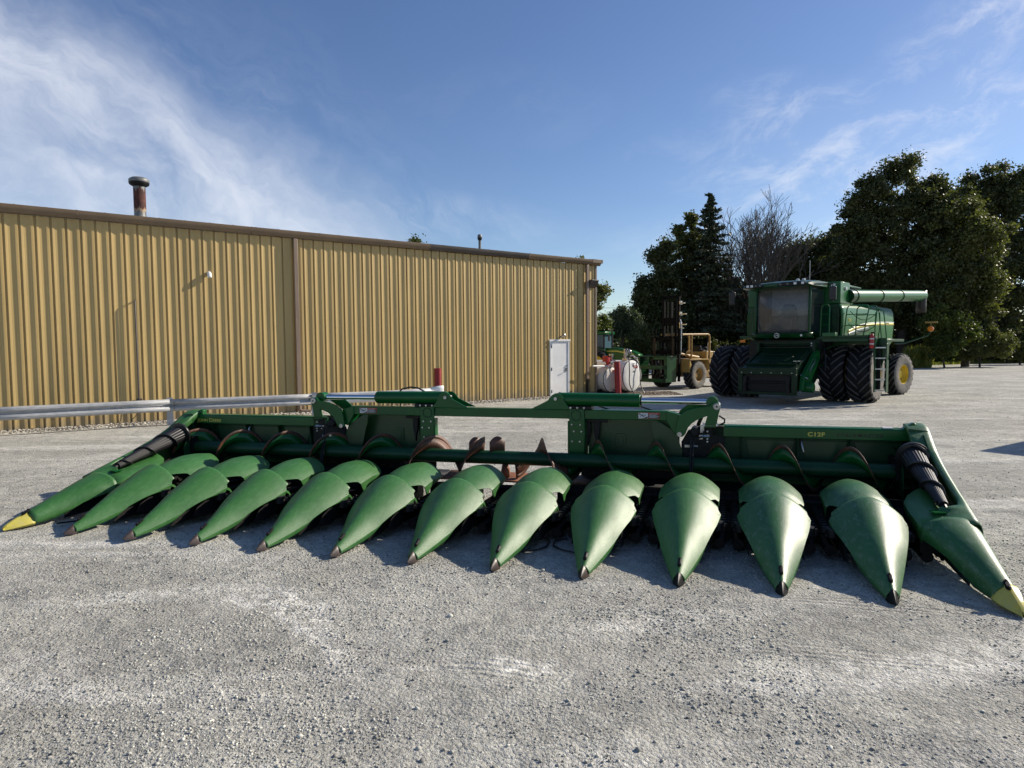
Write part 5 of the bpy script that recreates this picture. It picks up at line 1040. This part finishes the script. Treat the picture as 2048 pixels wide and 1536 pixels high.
for y_, z0, z1, ins in ((CF-.22, 3.90, 3.98, .10), (CF-.05, 3.86, 4.03, .03), (CF+.5, 3.86, 4.09, 0), (CR, 3.86, 4.10, 0), (CR+.15, 3.86, 4.06, 0)):
    L = -1.18+ins; Rr_ = 1.20-ins
    secs.append([(L, y_, z0), (L+.04, y_, z1-.06), (L+.35, y_, z1-.02), (-.1, y_, z1+.02), (Rr_-.4, y_, z1), (Rr_-.04, y_, z1-.05), (Rr_, y_, z0), (.3, y_, z0-.01), (-.5, y_, z0-.01)])
m.loft(secs, closed=True); m.f += [tuple(range(9)), tuple(range(36, 45))]; rf = cpart('roof', m, 'paint', cab, bevel=.015, smooth=45)
for x0, x1 in ((-1.02, -.36), (.08, 1.04)):
    m = MB(); pts = [(x0+.05, 3.875), (x1-.03, 3.875), (x1, 3.93), (x1-.10, 4.0), (x0+.12, 4.0), (x0, 3.93)]; m.prism(pts, CF-.245, CF-.10, 'y'); pod = cpart('lamp_pod', m, 'black', rf, bevel=.005)
    n_ = 4; 
    for k in range(n_):
        x_ = x0+.12+(x1-x0-.24)*k/(n_-1); m = MB()
        if (k > 1) == (x0 > 0): m.bx(x_-.045, x_+.045, CF-.256, CF-.24, 3.90, 3.975)
        else: m.lathe([(.001, CF-.256), (.035, CF-.254), (.036, CF-.24)], (x_, 0, 3.94), 'y', 12)
        cpart('lamp', m, 'lamp' if (k > 1) == (x0 > 0) else 'glass', pod)
m = MB(); m.lathe([(.06, 4.09), (.05, 4.14), (.001, 4.16)], (.5, CF+.5, 0), 'z', 12); m.bx(.66, .74, CF+.45, CF+.53, 4.09, 4.15); m.tube([(.82, CF+.7, 4.08), (.82, CF+.7, 4.75)], .008, 5); cpart('antenna', m, 'decalw', rf)
for x_, y_, s_ in ((-1.55, CF+.0, -1), (1.68, CF+.28, 1)):
    m = MB(); m.tube([(s_*1.15, CF+.1, 3.90), (x_, y_, 3.88), (x_, y_, 3.8)], .022, 8); m.tube([(x_, y_, 3.8), (x_, y_, 3.3)], .015, 6); q_ = cpart('mirror_arm', m, 'black', cab)
    m = MB(); m.bx(x_-.11, x_+.11, y_-.06, y_+.03, 3.36, 3.80); cpart('mirror', m, 'bplastic', q_, bevel=.03, seg=3)
m = MB(); secs = []   # apron below the windscreen
for z_, o_ in ((2.14, .10), (2.2, .02), (2.30, -.03), (2.345, .03)):
    secs.append([(CXL-.12+(CXR-CXL+.24)*j/10, CF+o_+.12-.22*math.sin(PI*j/10)**.7, z_) for j in range(11)])
m.loft(secs); ap = cpart('apron', m, 'paint', cab, solid=.02, smooth=60)
m = MB(); m.lathe([(.070, -.004), (.070, -.010), (.085, -.010), (.085, .03)], (.06, CF-.125, 2.245), 'y', 24); cpart('badge_ring', m, 'decalw', ap)
# leaping deer emblem: plain antlered silhouette inside the ring
ex, ez = .06, 2.245; S_ = .062
m = MB(); m.prism([(ex-.9*S_, ez-.55*S_), (ex-.55*S_, ez-.10*S_), (ex-.35*S_, ez+.05*S_), (ex+.25*S_, ez+.08*S_), (ex+.55*S_, ez+.35*S_), (ex+.85*S_, ez+.30*S_), (ex+.6*S_, ez+.08*S_), (ex+.75*S_, ez-.45*S_), (ex+.42*S_, ez-.15*S_), (ex-.1*S_, ez-.15*S_), (ex-.45*S_, ez-.40*S_)], CF-.140, CF-.128, 'y')
m.tube([(ex+.5*S_, CF-.136, ez+.3*S_), (ex+.1*S_, CF-.136, ez+.65*S_)], .004, 4); m.tube([(ex+.3*S_, CF-.136, ez+.45*S_), (ex+.4*S_, CF-.136, ez+.75*S_)], .004, 4); cpart('badge_emblem', m, 'decalw', ap)
m = MB(); m.lathe([(.001, -.01), (.035, -.008), (.035, .02)], (.82, CF-.03, 2.24), 'y', 12); cpart('lamp', m, 'lamp', ap)
m = MB(); m.bx(-1.35, CXL-.1, CF+.2, -.2, 2.17, 2.26); m.bx(CXR+.1, 2.75, CF+.5, -.25, 2.10, 2.18); m.bx(1.25, 2.75, CF+.5, CF+.54, 2.02, 2.22); m.bx(1.3, 2.9, -.2, 2.6, 2.02, 2.10); pf = cpart('platform', m, 'paint', bevel=.008)
m = MB(); m.bx(-1.33, -1.15, CF+.18, CF+.2, 2.03, 2.12); am_ = cpart('side_marker', m, 'amber', pf)
m = MB(); m.bx(1.35, 1.75, CF+.35, CF+.6, 2.19, 2.32); cpart('tool_box', m, 'paintl', pf, bevel=.01)
m = MB(); m.bx(1.02, 1.16, CF+.30, CF+.33, 1.88, 2.0); cpart('sticker', m, 'decalw', pf)
# hand rails
def rail_(pts, r_=.019): 
    m = MB(); m.tube(bez_c(pts), r_, 8); return m
def bez_c(p): return p
def frame_rail(x0, x1, xb0, xb1, y_, z0, z1, bars):
    m = MB(); e = .10; m.tube([(xb0, y_, z0), (x0, y_, z1-e), (x0+e*.4, y_, z1-.02), (x0+e, y_, z1), (x1-e, y_, z1), (x1-e*.4, y_, z1-.02), (x1, y_, z1-e), (xb1, y_, z0)], .019, 8)
    for t_ in bars: m.tube([(xb0+(x0-xb0)*t_, y_, z0+(z1-z0)*t_), (xb1+(x1-xb1)*t_, y_, z0+(z1-z0)*t_)], .015, 6)
    return cpart('hand_rail', m, 'paintl', pf)
frame_rail(1.25, 1.50, 1.22, 1.50, -1.05, 2.18, 3.25, (.38, .7)); frame_rail(2.02, 2.66, 1.93, 2.50, -1.0, 2.15, 3.18, (.38, .72)); frame_rail(2.10, 2.70, 2.06, 2.62, -.2, 2.15, 3.18, (.38, .72))
frame_rail(-1.12, -.95, -1.12, -.95, -1.3, 2.25, 3.1, (.5,))
m = MB(); m.tube([(2.84, -1.0, 2.12), (2.85, -1.0, 2.9), (2.90, -1.0, 3.0), (2.97, -1.0, 2.9), (2.98, -1.0, 2.5), (2.93, -1.0, 2.12)], .017, 8); cpart('hand_rail', m, 'paintl', pf)
m = MB(); m.tube([(2.92, -.95, 3.05), (3.06, -.95, 2.96), (3.14, -.95, 2.3), (3.22, -.95, 1.45), (3.16, -.95, 1.38)], .017, 8); m.tube([(2.92, -.95, 3.05), (3.02, -.95, 2.1)], .017, 8); cpart('hand_rail', m, 'paintl', pf)
for p0, p1 in (((1.5, -1.0, 3.1), (1.95, -1.0, 2.95)), ((1.5, -1.0, 2.7), (1.93, -1.0, 2.55)), ((2.1, -.95, 3.0), (2.84, -1.0, 2.85)), ((2.05, -.95, 2.6), (2.84, -1.0, 2.5))):
    m = MB(); pts = [tuple(Vector(p0)*(1-t_)+Vector(p1)*t_-Vector((0, 0, .22*math.sin(PI*t_)))) for t_ in [k/8 for k in range(9)]]; m.tube(pts, .010, 5); cpart('safety_chain', m, 'black', pf)
# ladder
m = MB(); m.bx(2.86, 2.90, -1.14, -.84, .42, 2.12); m.bx(3.19, 3.215, -1.12, -.86, .42, 1.95); lad = cpart('ladder', m, 'paint', bevel=.006)
for z_ in (.46, .80, 1.13, 1.47, 1.80):
    m = MB(); m.bx(2.90, 3.19, -1.13, -.85, z_, z_+.035); cpart('step', m, 'steel', lad)
m = MB(); m.bx(2.90, 3.0, -.90, -.86, .5, 1.9); cpart('mud_flap', m, 'black', lad)
m = MB(); m.prism([(2.72, 2.12), (3.1, 2.12), (3.2, 1.9), (3.0, 1.2), (2.88, .9), (2.78, 1.2)], -.80, -.78, 'y'); cpart('ladder_plate', m, 'paint', lad)
m = MB(); m.lathe([(.001, 1.79), (.06, 1.80), (.067, 1.83), (.067, 2.17), (.05, 2.22), (.02, 2.25), (.02, 2.28), (.001, 2.28)], (2.80, -1.16, 0), 'z', 16); fe = cpart('fire_extinguisher', m, 'redp', lad, smooth=50)
m = MB(); m.bx(2.77, 2.86, -1.19, -1.13, 2.27, 2.31); m.tube([(2.76, -1.17, 2.28), (2.70, -1.18, 2.2), (2.71, -1.18, 2.0)], .012, 6); cpart('valve', m, 'black', fe)
for z_ in (1.92, 2.08):
    m = MB(); m.lathe([(.0685, z_), (.0685, z_+.035)], (2.80, -1.16, 0), 'z', 16); cpart('strap', m, 'decalw', fe)
# feeder house
XL, XR = -.66, 1.18
m = MB(); m.prism([(-1.0, 1.95), (-1.45, 1.78), (-2.95, 1.20), (-2.95, .42), (-1.2, .62), (-.6, 1.0), (-.4, 1.9)], XL+.06, XR-.06, 'x'); fh = cpart('feeder_house', m, 'paintk', bevel=.01)
m = MB(); m.bx(XL, XR, -3.10, -2.95, .99, 1.20); m.bx(XL, XL+.14, -3.10, -2.95, .38, 1.0); m.bx(XR-.14, XR, -3.10, -2.95, .38, 1.0); m.bx(XL, XR, -3.10, -2.95, .34, .44); cpart('mouth_frame', m, 'paintk', fh, bevel=.01)
m = MB(); m.bx(XL+.14, XR-.14, -2.99, -2.952, .44, .99); cpart('mouth', m, 'black', fh)
m = MB(); m.tube([(XL+.15, -3.03, .74), (XR-.15, -3.03, .74)], .045, 10); m.bx(XL+.16, XR-.16, -3.05, -3.0, .54, .60); cpart('feeder_drum', m, 'dark', fh)
for x_ in (XL+.16, XR-.30):
    m = MB(); m.prism([(x_, .40), (x_+.14, .40), (x_+.10, .62), (x_+.14, .92), (x_, .92)], -3.12, -3.10, 'y'); cpart('latch_plate', m, 'dark', fh, bevel=.006)
for k in range(6):
    m = MB(); m.lathe([(.001, -3.118), (.018, -3.115), (.018, -3.10)], (XL+.12+k*.32, 0, 1.045), 'y', 6); cpart('bolt', m, 'steel', fh)
M_f = T(.26, -2.2, 1.51)@rot('X', 21.1); m = MB(); m.bx(-.72, .72, -.55, .45, -.005, .012, M_f); cpart('top_cover', m, 'paintk', fh, bevel=.01)
m = MB(); m.bx(-.80, .80, -.62, -.58, -.03, .05, M_f); m.bx(-.80, -.76, -.6, .6, -.03, .05, M_f); m.bx(.76, .80, -.6, .6, -.03, .05, M_f); cpart('cover_rail', m, 'paintk', fh)
m = MB(); m.bx(-.5, -.1, -.35, .1, .014, .03, M_f); m.bx(.1, .5, -.35, .1, .014, .03, M_f); m.bx(-.62, .62, .2, .26, .014, .04, M_f); cpart('cover_panel', m, 'paintk', fh, bevel=.006)
m = MB(); m.prism([(-2.85, .50), (-2.75, .95), (-1.7, 1.66), (-1.3, 1.75), (-1.3, 1.45), (-1.9, .95), (-2.2, .45)], XR, XR+.13, 'x'); m.tube([(XR+.0, -2.5, .58), (XR+.34, -2.5, .58)], .16, 16); m.tube([(XR+.12, -2.3, .95), (XR+.14, -1.5, 1.55)], .03, 8); dv_ = cpart('side_drive', m, 'paintl', fh, bevel=.01)
m = MB(); m.tube([(XR+.0, -2.72, .98), (XR+.20, -2.6, .86)], .02, 6); m.bx(XR-.26, XR-.05, -2.6, -2.35, 1.40, 1.42); m.tube([(XR+.15, -2.35, 1.1), (XR+.16, -1.8, 1.45)], .014, 6); cpart('drive_shaft', m, 'steel', dv_)
m = MB(); m.bx(-1.1, 1.3, -1.2, -.3, 1.30, 2.10); m.bx(-1.2, -.8, -.9, .2, .8, 2.1); m.bx(1.1, 1.4, -.6, .2, .8, 2.1); cpart('chassis', m, 'black')
m = MB(); m.bx(-.95, 1.25, -1.26, -1.20, 1.96, 2.06); m.bx(-.80, 1.15, -1.32, -1.22, 1.80, 1.86); m.tube([(-.8, -1.3, 1.93), (1.1, -1.3, 1.93)], .03, 8); m.bx(-.72, -.62, -1.5, -1.2, 1.3, 2.0); m.bx(1.12, 1.22, -1.5, -1.2, 1.3, 2.0); cpart('cross_member', m, 'paintk', bevel=.006)
m = MB(); m.tube([(-.9, -1.25, 1.4), (-.85, -1.45, 1.2), (-.8, -1.6, .9)], .03, 8); m.tube([(1.3, -.9, 1.9), (1.42, -1.1, 1.5), (1.45, -1.2, 1.1)], .03, 8); cpart('hose', m, 'rubber')
m = MB(); m.tube([(XR+.1, -1.0, 1.75), (1.9, -.4, 2.05)], .025, 8); m.bx(2.0, 2.35, -.25, 1.5, 1.95, 2.02); m.bx(1.2, 2.9, -.30, -.1, 1.92, 2.05); cpart('fender_bar', m, 'paint')
m = MB(); m.box((2.0, -.02, 1.86), (.34, .10, .10)); m.box((1.88, -.05, 1.84), (.10, .12, .16)); cpart('spacer_bracket', m, 'dustyre', bevel=.02)
# rear warning lamp on its arm
m = MB(); m.tube([(1.65, 7.0, 1.95), (1.95, 7.3, 1.97), (2.62, 8.1, 2.30), (2.68, 8.2, 2.42)], .028, 8); la = cpart('lamp_arm', m, 'paint')
m = MB(); m.lathe([(.001, -.05), (.11, -.03), (.115, .03), (.001, .05)], (2.70, 8.15, 2.56), 'y', 18); cpart('amber_lamp', m, 'amber', la)
m = MB(); m.bx(2.50, 2.95, 8.1, 8.13, 2.80, 2.87); m.tube([(2.7, 8.12, 2.6), (2.72, 8.12, 2.8)], .01, 5); cpart('reflector_bar', m, 'fork', la)

# ================================================================ forklift and lifting frame
FA = R(-48.6); fk = empty('forklift', (7.71, 29.9, 0), FA, 'worn yellow rough terrain forklift with a tall black mast, left of the combine', 'forklift')
wheel(fk, T(.86, 0, .63), .64, .46, .30, 'fork', 'dustyre', 1, 18); wheel(fk, T(-.86, 0, .63), .64, .46, .30, 'fork', 'dustyre', -1, 18)
wheel(fk, T(.80, 2.45, .42), .43, .32, .20, 'fork', 'dustyre', 1, 14); wheel(fk, T(-.80, 2.45, .42), .43, .32, .20, 'fork', 'dustyre', -1, 14)
def fp(nm, m, mm, par=fk, **k): return m.build(nm, G[mm], par, **k)
m = MB(); m.prism([(-.55, .55), (-.55, 1.36), (1.0, 1.36), (1.35, .80), (2.9, .80), (2.9, .45), (1.2, .45)], -.56, .58, 'x'); m.bx(-.62, .62, 2.5, 2.95, .36, .88); fp('chassis', m, 'forkd', bevel=.015)
m = MB(); m.prism([(-.62, 1.30), (.85, 1.30), (1.22, .82), (1.24, .85), (.88, 1.345), (-.62, 1.345)], .58, 1.02, 'x'); m.prism([(-.62, .75), (-.62, 1.34), (-.58, 1.34), (-.35, .8)], .56, 1.0, 'x'); fp('fender', m, 'fork', bevel=.004)
m = MB(); m.prism([(1.35, .85), (1.35, 1.66), (1.5, 1.72), (2.85, 1.60), (2.95, 1.5), (2.95, .85)], -.52, .60, 'x'); hd2 = fp('engine_hood', m, 'fork', bevel=.03, seg=2)
m = MB(); 
for y_ in (1.95, 2.08, 2.21): m.bx(.60, .606, y_, y_+.05, 1.36, 1.48)
m.bx(.60, .604, 1.50, 1.60, 1.0, 1.5); fp('louvre', m, 'black', hd2)
m = MB(); m.tube([(.30, 2.0, 1.6), (.30, 2.0, 2.05), (.36, 2.0, 2.12), (.44, 2.0, 2.12)], .035, 10); fp('exhaust_pipe', m, 'steel', hd2)
m = MB(); m.lathe([(.11, 1.64), (.12, 1.70), (.12, 1.84), (.05, 1.90), (.001, 1.9)], (-.1, 2.35, 0), 'z', 14); m.lathe([(.16, 1.62), (.14, 1.74), (.001, 1.8)], (.25, 1.55, 0), 'z', 12); fp('air_cleaner', m, 'black', hd2)
m = MB()
for x_ in (-.52, .60):
    m.tube([(x_, .10, 1.34), (x_, .12, 2.46)], .042, 8); m.tube([(x_, 1.62, .85), (x_, 1.62, 2.36), (x_, 1.56, 2.45), (x_, 1.46, 2.48), (x_, -.62, 2.45)], .042, 8)
m.tube([(-.52, -.62, 2.45), (.60, -.62, 2.45)], .042, 8); m.tube([(-.52, 1.5, 2.47), (.60, 1.5, 2.47)], .042, 8); m.tube([(-.52, .12, 2.46), (.60, .12, 2.46)], .042, 8)
for k in range(12): m.tube([(-.42+k*.085, -.6, 2.46), (-.42+k*.085, 1.5, 2.48)], .012, 4)
fp('overhead_guard', m, 'fork', smooth=50)
m = MB(); m.bx(-.25, .30, .95, 1.45, 1.36, 1.48); m.prism([(-.25, 1.45), (.30, 1.45), (.25, 1.95), (-.20, 1.95)], 1.38, 1.50, 'y'); fp('seat', m, 'black', bevel=.03)
m = MB(); m.tube([(.02, .25, 1.36), (.02, .42, 1.80)], .025, 6); m.lathe([(.17, -.01), (.19, 0), (.17, .01)], (.02, .45, 1.80), 'z', 16); fp('steering_wheel', m, 'black')
m = MB(); m.tube([(.45, -.75, 1.62), (.45, .05, 1.50)], .055, 12); m.tube([(.45, .0, 1.5), (.45, .9, 1.40)], .075, 12); tc_ = fp('tilt_cylinder', m, 'fork')
m = MB(); m.tube([(.45, -.85, 1.64), (.45, -.2, 1.535)], .03, 10); fp('rod', m, 'chrome', tc_)
m = MB()
for x_ in (-.24, .60): m.bx(x_, x_+.07, -.98, -.84, .35, 4.12)
for z_ in (.6, 2.2, 4.05): m.bx(-.24, .67, -.86, -.80, z_, z_+.14)
mast = fp('mast', m, 'mastb', bevel=.008)
m = MB()
for x_ in (-.11, .50): m.bx(x_, x_+.05, -1.06, -.94, .5, 3.95)
m.bx(-.11, .54, -1.04, -.98, 2.85, 3.2); fp('inner_mast', m, 'mastb', mast, bevel=.006)
m = MB(); m.tube([(.20, -.90, .5), (.20, -.90, 2.4)], .06, 12); m.tube([(.20, -.90, 2.4), (.20, -.90, 3.9)], .03, 10)
for x_ in (.08, .13, .30, .34): m.bx(x_, x_+.018, -1.0, -.98, 1.5, 3.9)
fp('lift_cylinder', m, 'dark', mast)
for z_, w_ in ((2.86, .30), (3.32, .30), (3.80, .22), (2.7, .16)):
    m = MB(); m.bx(.67, .70+w_, -.95, -.88, z_, z_+.045); m.bx(.68, .74, -.98, -.84, z_-.03, z_+.12); fp('guard_bracket', m, 'steel', mast)
m = MB(); m.tube([(.74, -.93, 1.55), (.76, -.93, 2.9), (.70, -.93, 3.1)], .028, 6); fp('guide_rail', m, 'steel', mast)
m = MB()
for z_ in (1.58, 2.18): m.bx(-.72, .84, -1.14, -1.06, z_, z_+.17)
for k in range(8):
    x_ = -.70+k*.210; m.bx(x_, x_+.05, -1.12, -1.08, 1.6, 2.3 if 1 < k < 7 else 2.72)
m.bx(-.72, -.3, -1.12, -1.08, 2.45, 2.49); cg = fp('carriage', m, 'mastb', bevel=.006)
m = MB()
for x_ in (-.55, .45): m.bx(x_, x_+.13, -1.20, -1.14, .62, 2.3); m.bx(x_, x_+.13, -2.1, -1.14, .62, .67)
fp('fork', m, 'black', cg)
lf = empty('lifting_frame', (7.71, 29.9, 0), FA, 'boxy green steel frame carried on the black forks of the yellow forklift', 'steel frame')
def lp(nm, m, mm='paint', par=lf, **k): return m.build(nm, G[mm], par, **k)
Y0, Y1 = -1.85, -1.25
for x_ in (-.95, .50):
    m = MB(); m.bx(x_, x_+.16, Y0, Y0+.10, .34, 1.46); lp('upright', m, bevel=.008)
for x_ in (-.92, .56):
    m = MB(); m.prism([(Y0+.1, .34), (Y1+.1, .34), (Y1+.1, 1.46), (Y0+.1, 1.46)], x_, x_+.10, 'x'); lp('side_plate', m, bevel=.006)
for z0, z1, x0, x1 in ((.34, .50, -1.15, .66), (.92, 1.08, -1.15, .62)):
    m = MB(); m.bx(x0, x1, Y0-.09, Y0, z0, z1); b__ = lp('cross_bar', m, bevel=.008)
    m = MB(); m.bx(x1-.14, x1-.02, Y0-.094, Y0-.088, z0+.02, z1-.02); lp('tube_opening', m, 'black', b__)
m = MB(); m.bx(-.98, .70, Y0-.02, Y1+.1, 1.46, 1.50); m.bx(-.05, .68, Y0-.04, Y0+.08, 1.34, 1.455); lp('top_plate', m, bevel=.008)
for x_ in (-.30, .10):
    m = MB(); m.bx(x_, x_+.08, Y0+.2, Y0+.28, .50, 1.40); m.tube([(x_+.2, Y0+.1, .95), (x_+.2, Y0+.02, 1.1), (x_+.25, Y0, 1.12)], .02, 6); lp('hook_post', m, 'dark')
m = MB(); m.bx(-1.6, -.98, Y0+.1, Y0+.2, 1.44, 1.475); lp('blade_bar', m, 'dark')

# ================================================================ tractor
tr = empty('tractor', (5.84, 42.0, 0), R(-30), 'green tractor with a cab and yellow wheels, half hidden behind the fuel tanks', 'tractor')
def tp_(nm, m, mm, par=tr, **k): return m.build(nm, G[mm], par, **k)
RZ = rot('Z', 90)
for y_, o_ in ((-.85, -1), (.85, 1)):
    wheel(tr, T(0, y_, .86)@RZ, .87, .46, .50, 'rim', None, o_, 20)
    wheel(tr, T(2.35, y_*.95, .60)@RZ, .60, .34, .33, 'rim', None, o_, 18)
m = MB(); m.prism([(.35, 1.05), (.40, 1.90), (1.2, 1.86), (2.2, 1.66), (2.62, 1.45), (2.70, .85), (.5, .75)], -.42, .42, 'y'); hd3 = tp_('hood', m, 'paintl', bevel=.06, seg=2)
for s_ in (-1, 1):
    m = MB(); m.prism([(.5, 1.62), (1.2, 1.62), (2.3, 1.42), (2.3, 1.49), (1.2, 1.70), (.5, 1.70)], s_*.424, s_*.43, 'y'); tp_('yellow_stripe', m, 'dyellow', hd3)
m = MB(); m.bx(-.75, .40, -.60, .60, 1.0, 1.35); m.bx(-.8, .3, -.55, .55, .6, 1.0); tp_('cab_base', m, 'paint')
m = MB()
for x_, y_ in ((-.80, -.72), (-.80, .72), (.42, -.66), (.42, .66), (-.3, -.74), (-.3, .74)): m.bx(x_-.045, x_+.045, y_-.04, y_+.04, 1.3, 2.72)
tp_('cab_pillar', m, 'black')
m = MB(); m.bx(-.95, .58, -.86, .86, 2.72, 2.92); tp_('cab_roof', m, 'paintl', bevel=.06, seg=2)
m = MB(); m.bx(-.78, .40, -.70, -.69, 1.36, 2.7); m.bx(-.78, .40, .69, .70, 1.36, 2.7); m.bx(.42, .43, -.6, .6, 1.5, 2.7); tp_('cab_glass', m, 'glassb')
m = MB(); m.bx(-.45, .05, -.73, -.70, 1.88, 1.93); tp_('grab_handle', m, 'redp')
m = MB(); m.lathe([(.05, 1.8), (.055, 2.9), (.04, 2.95)], (.85, -.36, 0), 'z', 10); m.tube([(.55, -.9, 2.6), (.9, -1.05, 2.6)], .02, 5); m.bx(.9, .95, -1.2, -.95, 2.3, 2.65); tp_('exhaust_stack', m, 'black')
for s_ in (-1, 1):
    m = MB(); m.prism([(-.85, 1.30), (-.7, 1.80), (.0, 1.95), (.6, 1.72), (.6, 1.68), (0, 1.9), (-.66, 1.76), (-.8, 1.3)], s_*.60, s_*1.05, 'y'); tp_('mudguard', m, 'paint')
# ================================================================ fuel tanks
DZT = {}
def fuel_tank(x, y, rr_, L, mm, label, zc_):
    ax = R(-47); o = empty('fuel_tank', (x, y, 0), ax+PI/2, label, 'fuel tank', 'white fuel tanks at the shed corner')
    # local y = along the axle to the rear; face at y=0
    m = MB(); pr = [(.001, -.022), (rr_*.6, -.018), (rr_*.95, -.004), (rr_, .012), (rr_, L-.015), (rr_*.9, L+.03), (.001, L+.07)]
    m.lathe(pr, (0, 0, 0), 'x', 48); m.v = [(q[1], q[0], q[2]+zc_) for q in m.v]; s_ = m.build('shell', G[mm], o, smooth=40)
    m = MB(); m.lathe([(rr_+.003, .0), (rr_+.010, .006), (rr_+.010, .03), (rr_+.003, .036)], (0, 0, 0), 'x', 48); m.v = [(q[1], q[0], q[2]+zc_) for q in m.v]; m.build('rim_seam', G['dark'], s_)
    for yy_ in (.25, L-.35):
        m = MB(); m.prism([(-rr_*.7, 0), (rr_*.7, 0), (rr_*.62, zc_-rr_*.72), (0, zc_-rr_*.98), (-rr_*.62, zc_-rr_*.72)], yy_, yy_+.12, 'y'); m.build('cradle', G['dark'], o)
    return o
ft1 = fuel_tank(4.06, 26.35, .50, 2.3, 'tank', 'smaller rust streaked white fuel tank beside the shed corner, left of the red bollard', .59); ft1.rotation_euler.z = R(43)
ft2 = fuel_tank(4.98, 26.75, .64, 2.0, 'tankw', 'larger clean white fuel tank to the right of the red bollard', .72); ft2.rotation_euler.z = R(43)
for o in (ft1, ft2): o.rotation_euler.z = R(43)
# local +y must point away from the viewer: (-.68,.73)
def onface(o, r0, pts, rad, mm, nm, n=6):
    m = MB(); m.tube(pts, rad, n); return m.build(nm, G[mm], o, smooth=50)
m = MB(); m.bx(-.12, .12, .10, .34, 1.22, 1.30); m.tube([(0, .22, 1.2), (0, .22, 1.5)], .05, 10); m.bx(-.22, .02, .05, .30, 1.42, 1.66); m.lathe([(.001, -.02), (.14, .0), (.15, .10), (.001, .12)], (-.14, .0, 1.46), 'y', 16); pu = m.build('pump', G['redp'], ft1, bevel=.01)
m = MB(); m.tube([(-.16, -.06, 1.40), (.02, -.10, 1.42), (.06, -.08, 1.5)], .035, 8); m.bx(-.02, .10, -.02, .12, 1.60, 1.74); m.bx(.15, .21, .1, .16, 1.3, 1.6); m.build('nozzle', G['steel'], pu)
m = MB(); m.bx(-.75, -.45, .9, 1.2, 1.18, 1.42); m.build('filler_box', G['tank'], ft1, bevel=.02)
m = MB(); m.tube([(-1.05, .10, 1.27), (.0, .02, 1.24)], .035, 8); m.build('steady_pipe', G['decalw'], ft1)
m = MB(); pts = [(.05, -.06, 1.5), (.14, -.12, 1.4), (.17, -.13, 1.0), (.18, -.12, .4), (.14, -.10, .22), (.05, -.08, .3)]; m.tube(bez(pts, 5), .016, 6); m.build('hose', G['rubber'], ft1)
m = MB(); m.bx(.0, .26, -.030, -.020, 1.01, 1.03); 
for k in range(5): m.bx(.05+k*.042, .075+k*.042, -.030, -.020, 1.05, 1.09)
m.build('red_marking', G['decalr'], ft1)
m = MB(); m.bx(-.14, .14, .15, .42, 1.42, 1.52); m.tube([(-.05, .28, 1.4), (-.05, .28, 1.75)], .05, 10); m.lathe([(.11, 1.68), (.12, 1.74), (.12, 1.82), (.05, 1.88)], (.10, .25, 0), 'z', 12); m.bx(-.22, -.08, .15, .25, 1.62, 1.90); pu2 = m.build('pump', G['steel'], ft2, bevel=.01)
m = MB(); m.tube([(.15, .2, 1.6), (.28, .15, 1.62), (.34, .1, 1.5)], .03, 8); m.bx(-.42, -.36, .05, .12, 1.5, 1.9); m.bx(.26, .4, .0, .1, 1.45, 1.55); m.build('nozzle', G['steel'], pu2)
m = MB(); m.tube(bez([(-.32, .05, 1.88), (-.34, -.06, 1.7), (-.35, -.12, 1.0), (-.36, -.14, .45), (-.25, -.35, .05), (-.05, -.6, .03), (.3, -.55, .03), (.6, -.35, .03)], 6), .021, 8); m.build('hose', G['rubber'], ft2)
m = MB(); m.tube(bez([(.30, .08, 1.55), (.36, -.05, 1.3), (.36, -.14, .9), (.36, -.15, .45), (.45, -.30, .06), (.8, -.42, .03), (1.15, -.25, .06), (1.5, -.1, .04), (1.75, -.35, .03)], 6), .021, 8); m.build('hose', G['rubber'], ft2)
m = MB(); m.bx(.08, .34, -.030, -.020, 1.10, 1.21); d1 = m.build('red_decal', G['decalr'], ft2)
m = MB(); m.bx(.105, .155, -.034, -.031, 1.13, 1.18); m.bx(.17, .315, -.034, -.031, 1.145, 1.17); m.build('decal_text', G['decalw'], d1)
m = MB(); m.bx(-.04, .14, -.030, -.020, 1.275, 1.295); m.bx(.0, .07, -.030, -.02, 1.17, 1.235); m.build('black_marking', G['dblack'], ft2)
lettering('110', .12, G['dblack'], ft2, T(.0, -.030, .92)@rot('X', 90), extrude=.003)
# spill gravel patch of brown stones at the tanks
for t_, dz_ in ((ft1, -.11), (ft2, -.07)):
    for o in kids(t_):
        if not o.name.startswith(('shell', 'cradle')): o.location.z += dz_
n = 2500; px = rng.uniform(3.4, 6.8, n); py = rng.uniform(25.4, 27.6, n)
tag(stones('spill_stones', px, py, np.zeros(n), rng.uniform(.012, .035, n), stone_mat('brown_stones', [(.14, .09, .06), (.26, .19, .13), (.40, .33, .25)]), seed=9), kind='stuff', label='brownish stones round the fuel tanks')
# trailer added unseen past the right edge, stand-in for whatever casts the corner shadow
tl = empty('unseen_shadow_trailer', (14.25, 12.95, 0), R(33.5), 'plain white trailer added unseen beyond the right edge to cast a shadow into view', 'trailer')
m = MB(); m.bx(-2.3, 2.3, -.75, 1.15, .55, 2.15); m.build('body', G['white'], tl, bevel=.03)
for x_ in (-.5, .5):
    for y_, o_ in ((-.85, -1), (1.25, 1)): wheel(tl, T(x_, y_, .35)@RZ, .35, .2, .2, 'white', None, o_, 18, lugs=False)
m = MB(); m.tube([(-2.3, -.5, .5), (-3.4, .2, .5)], .05, 6); m.tube([(-2.3, .9, .5), (-3.4, .2, .5)], .05, 6); m.build('drawbar', G['dark'], tl)
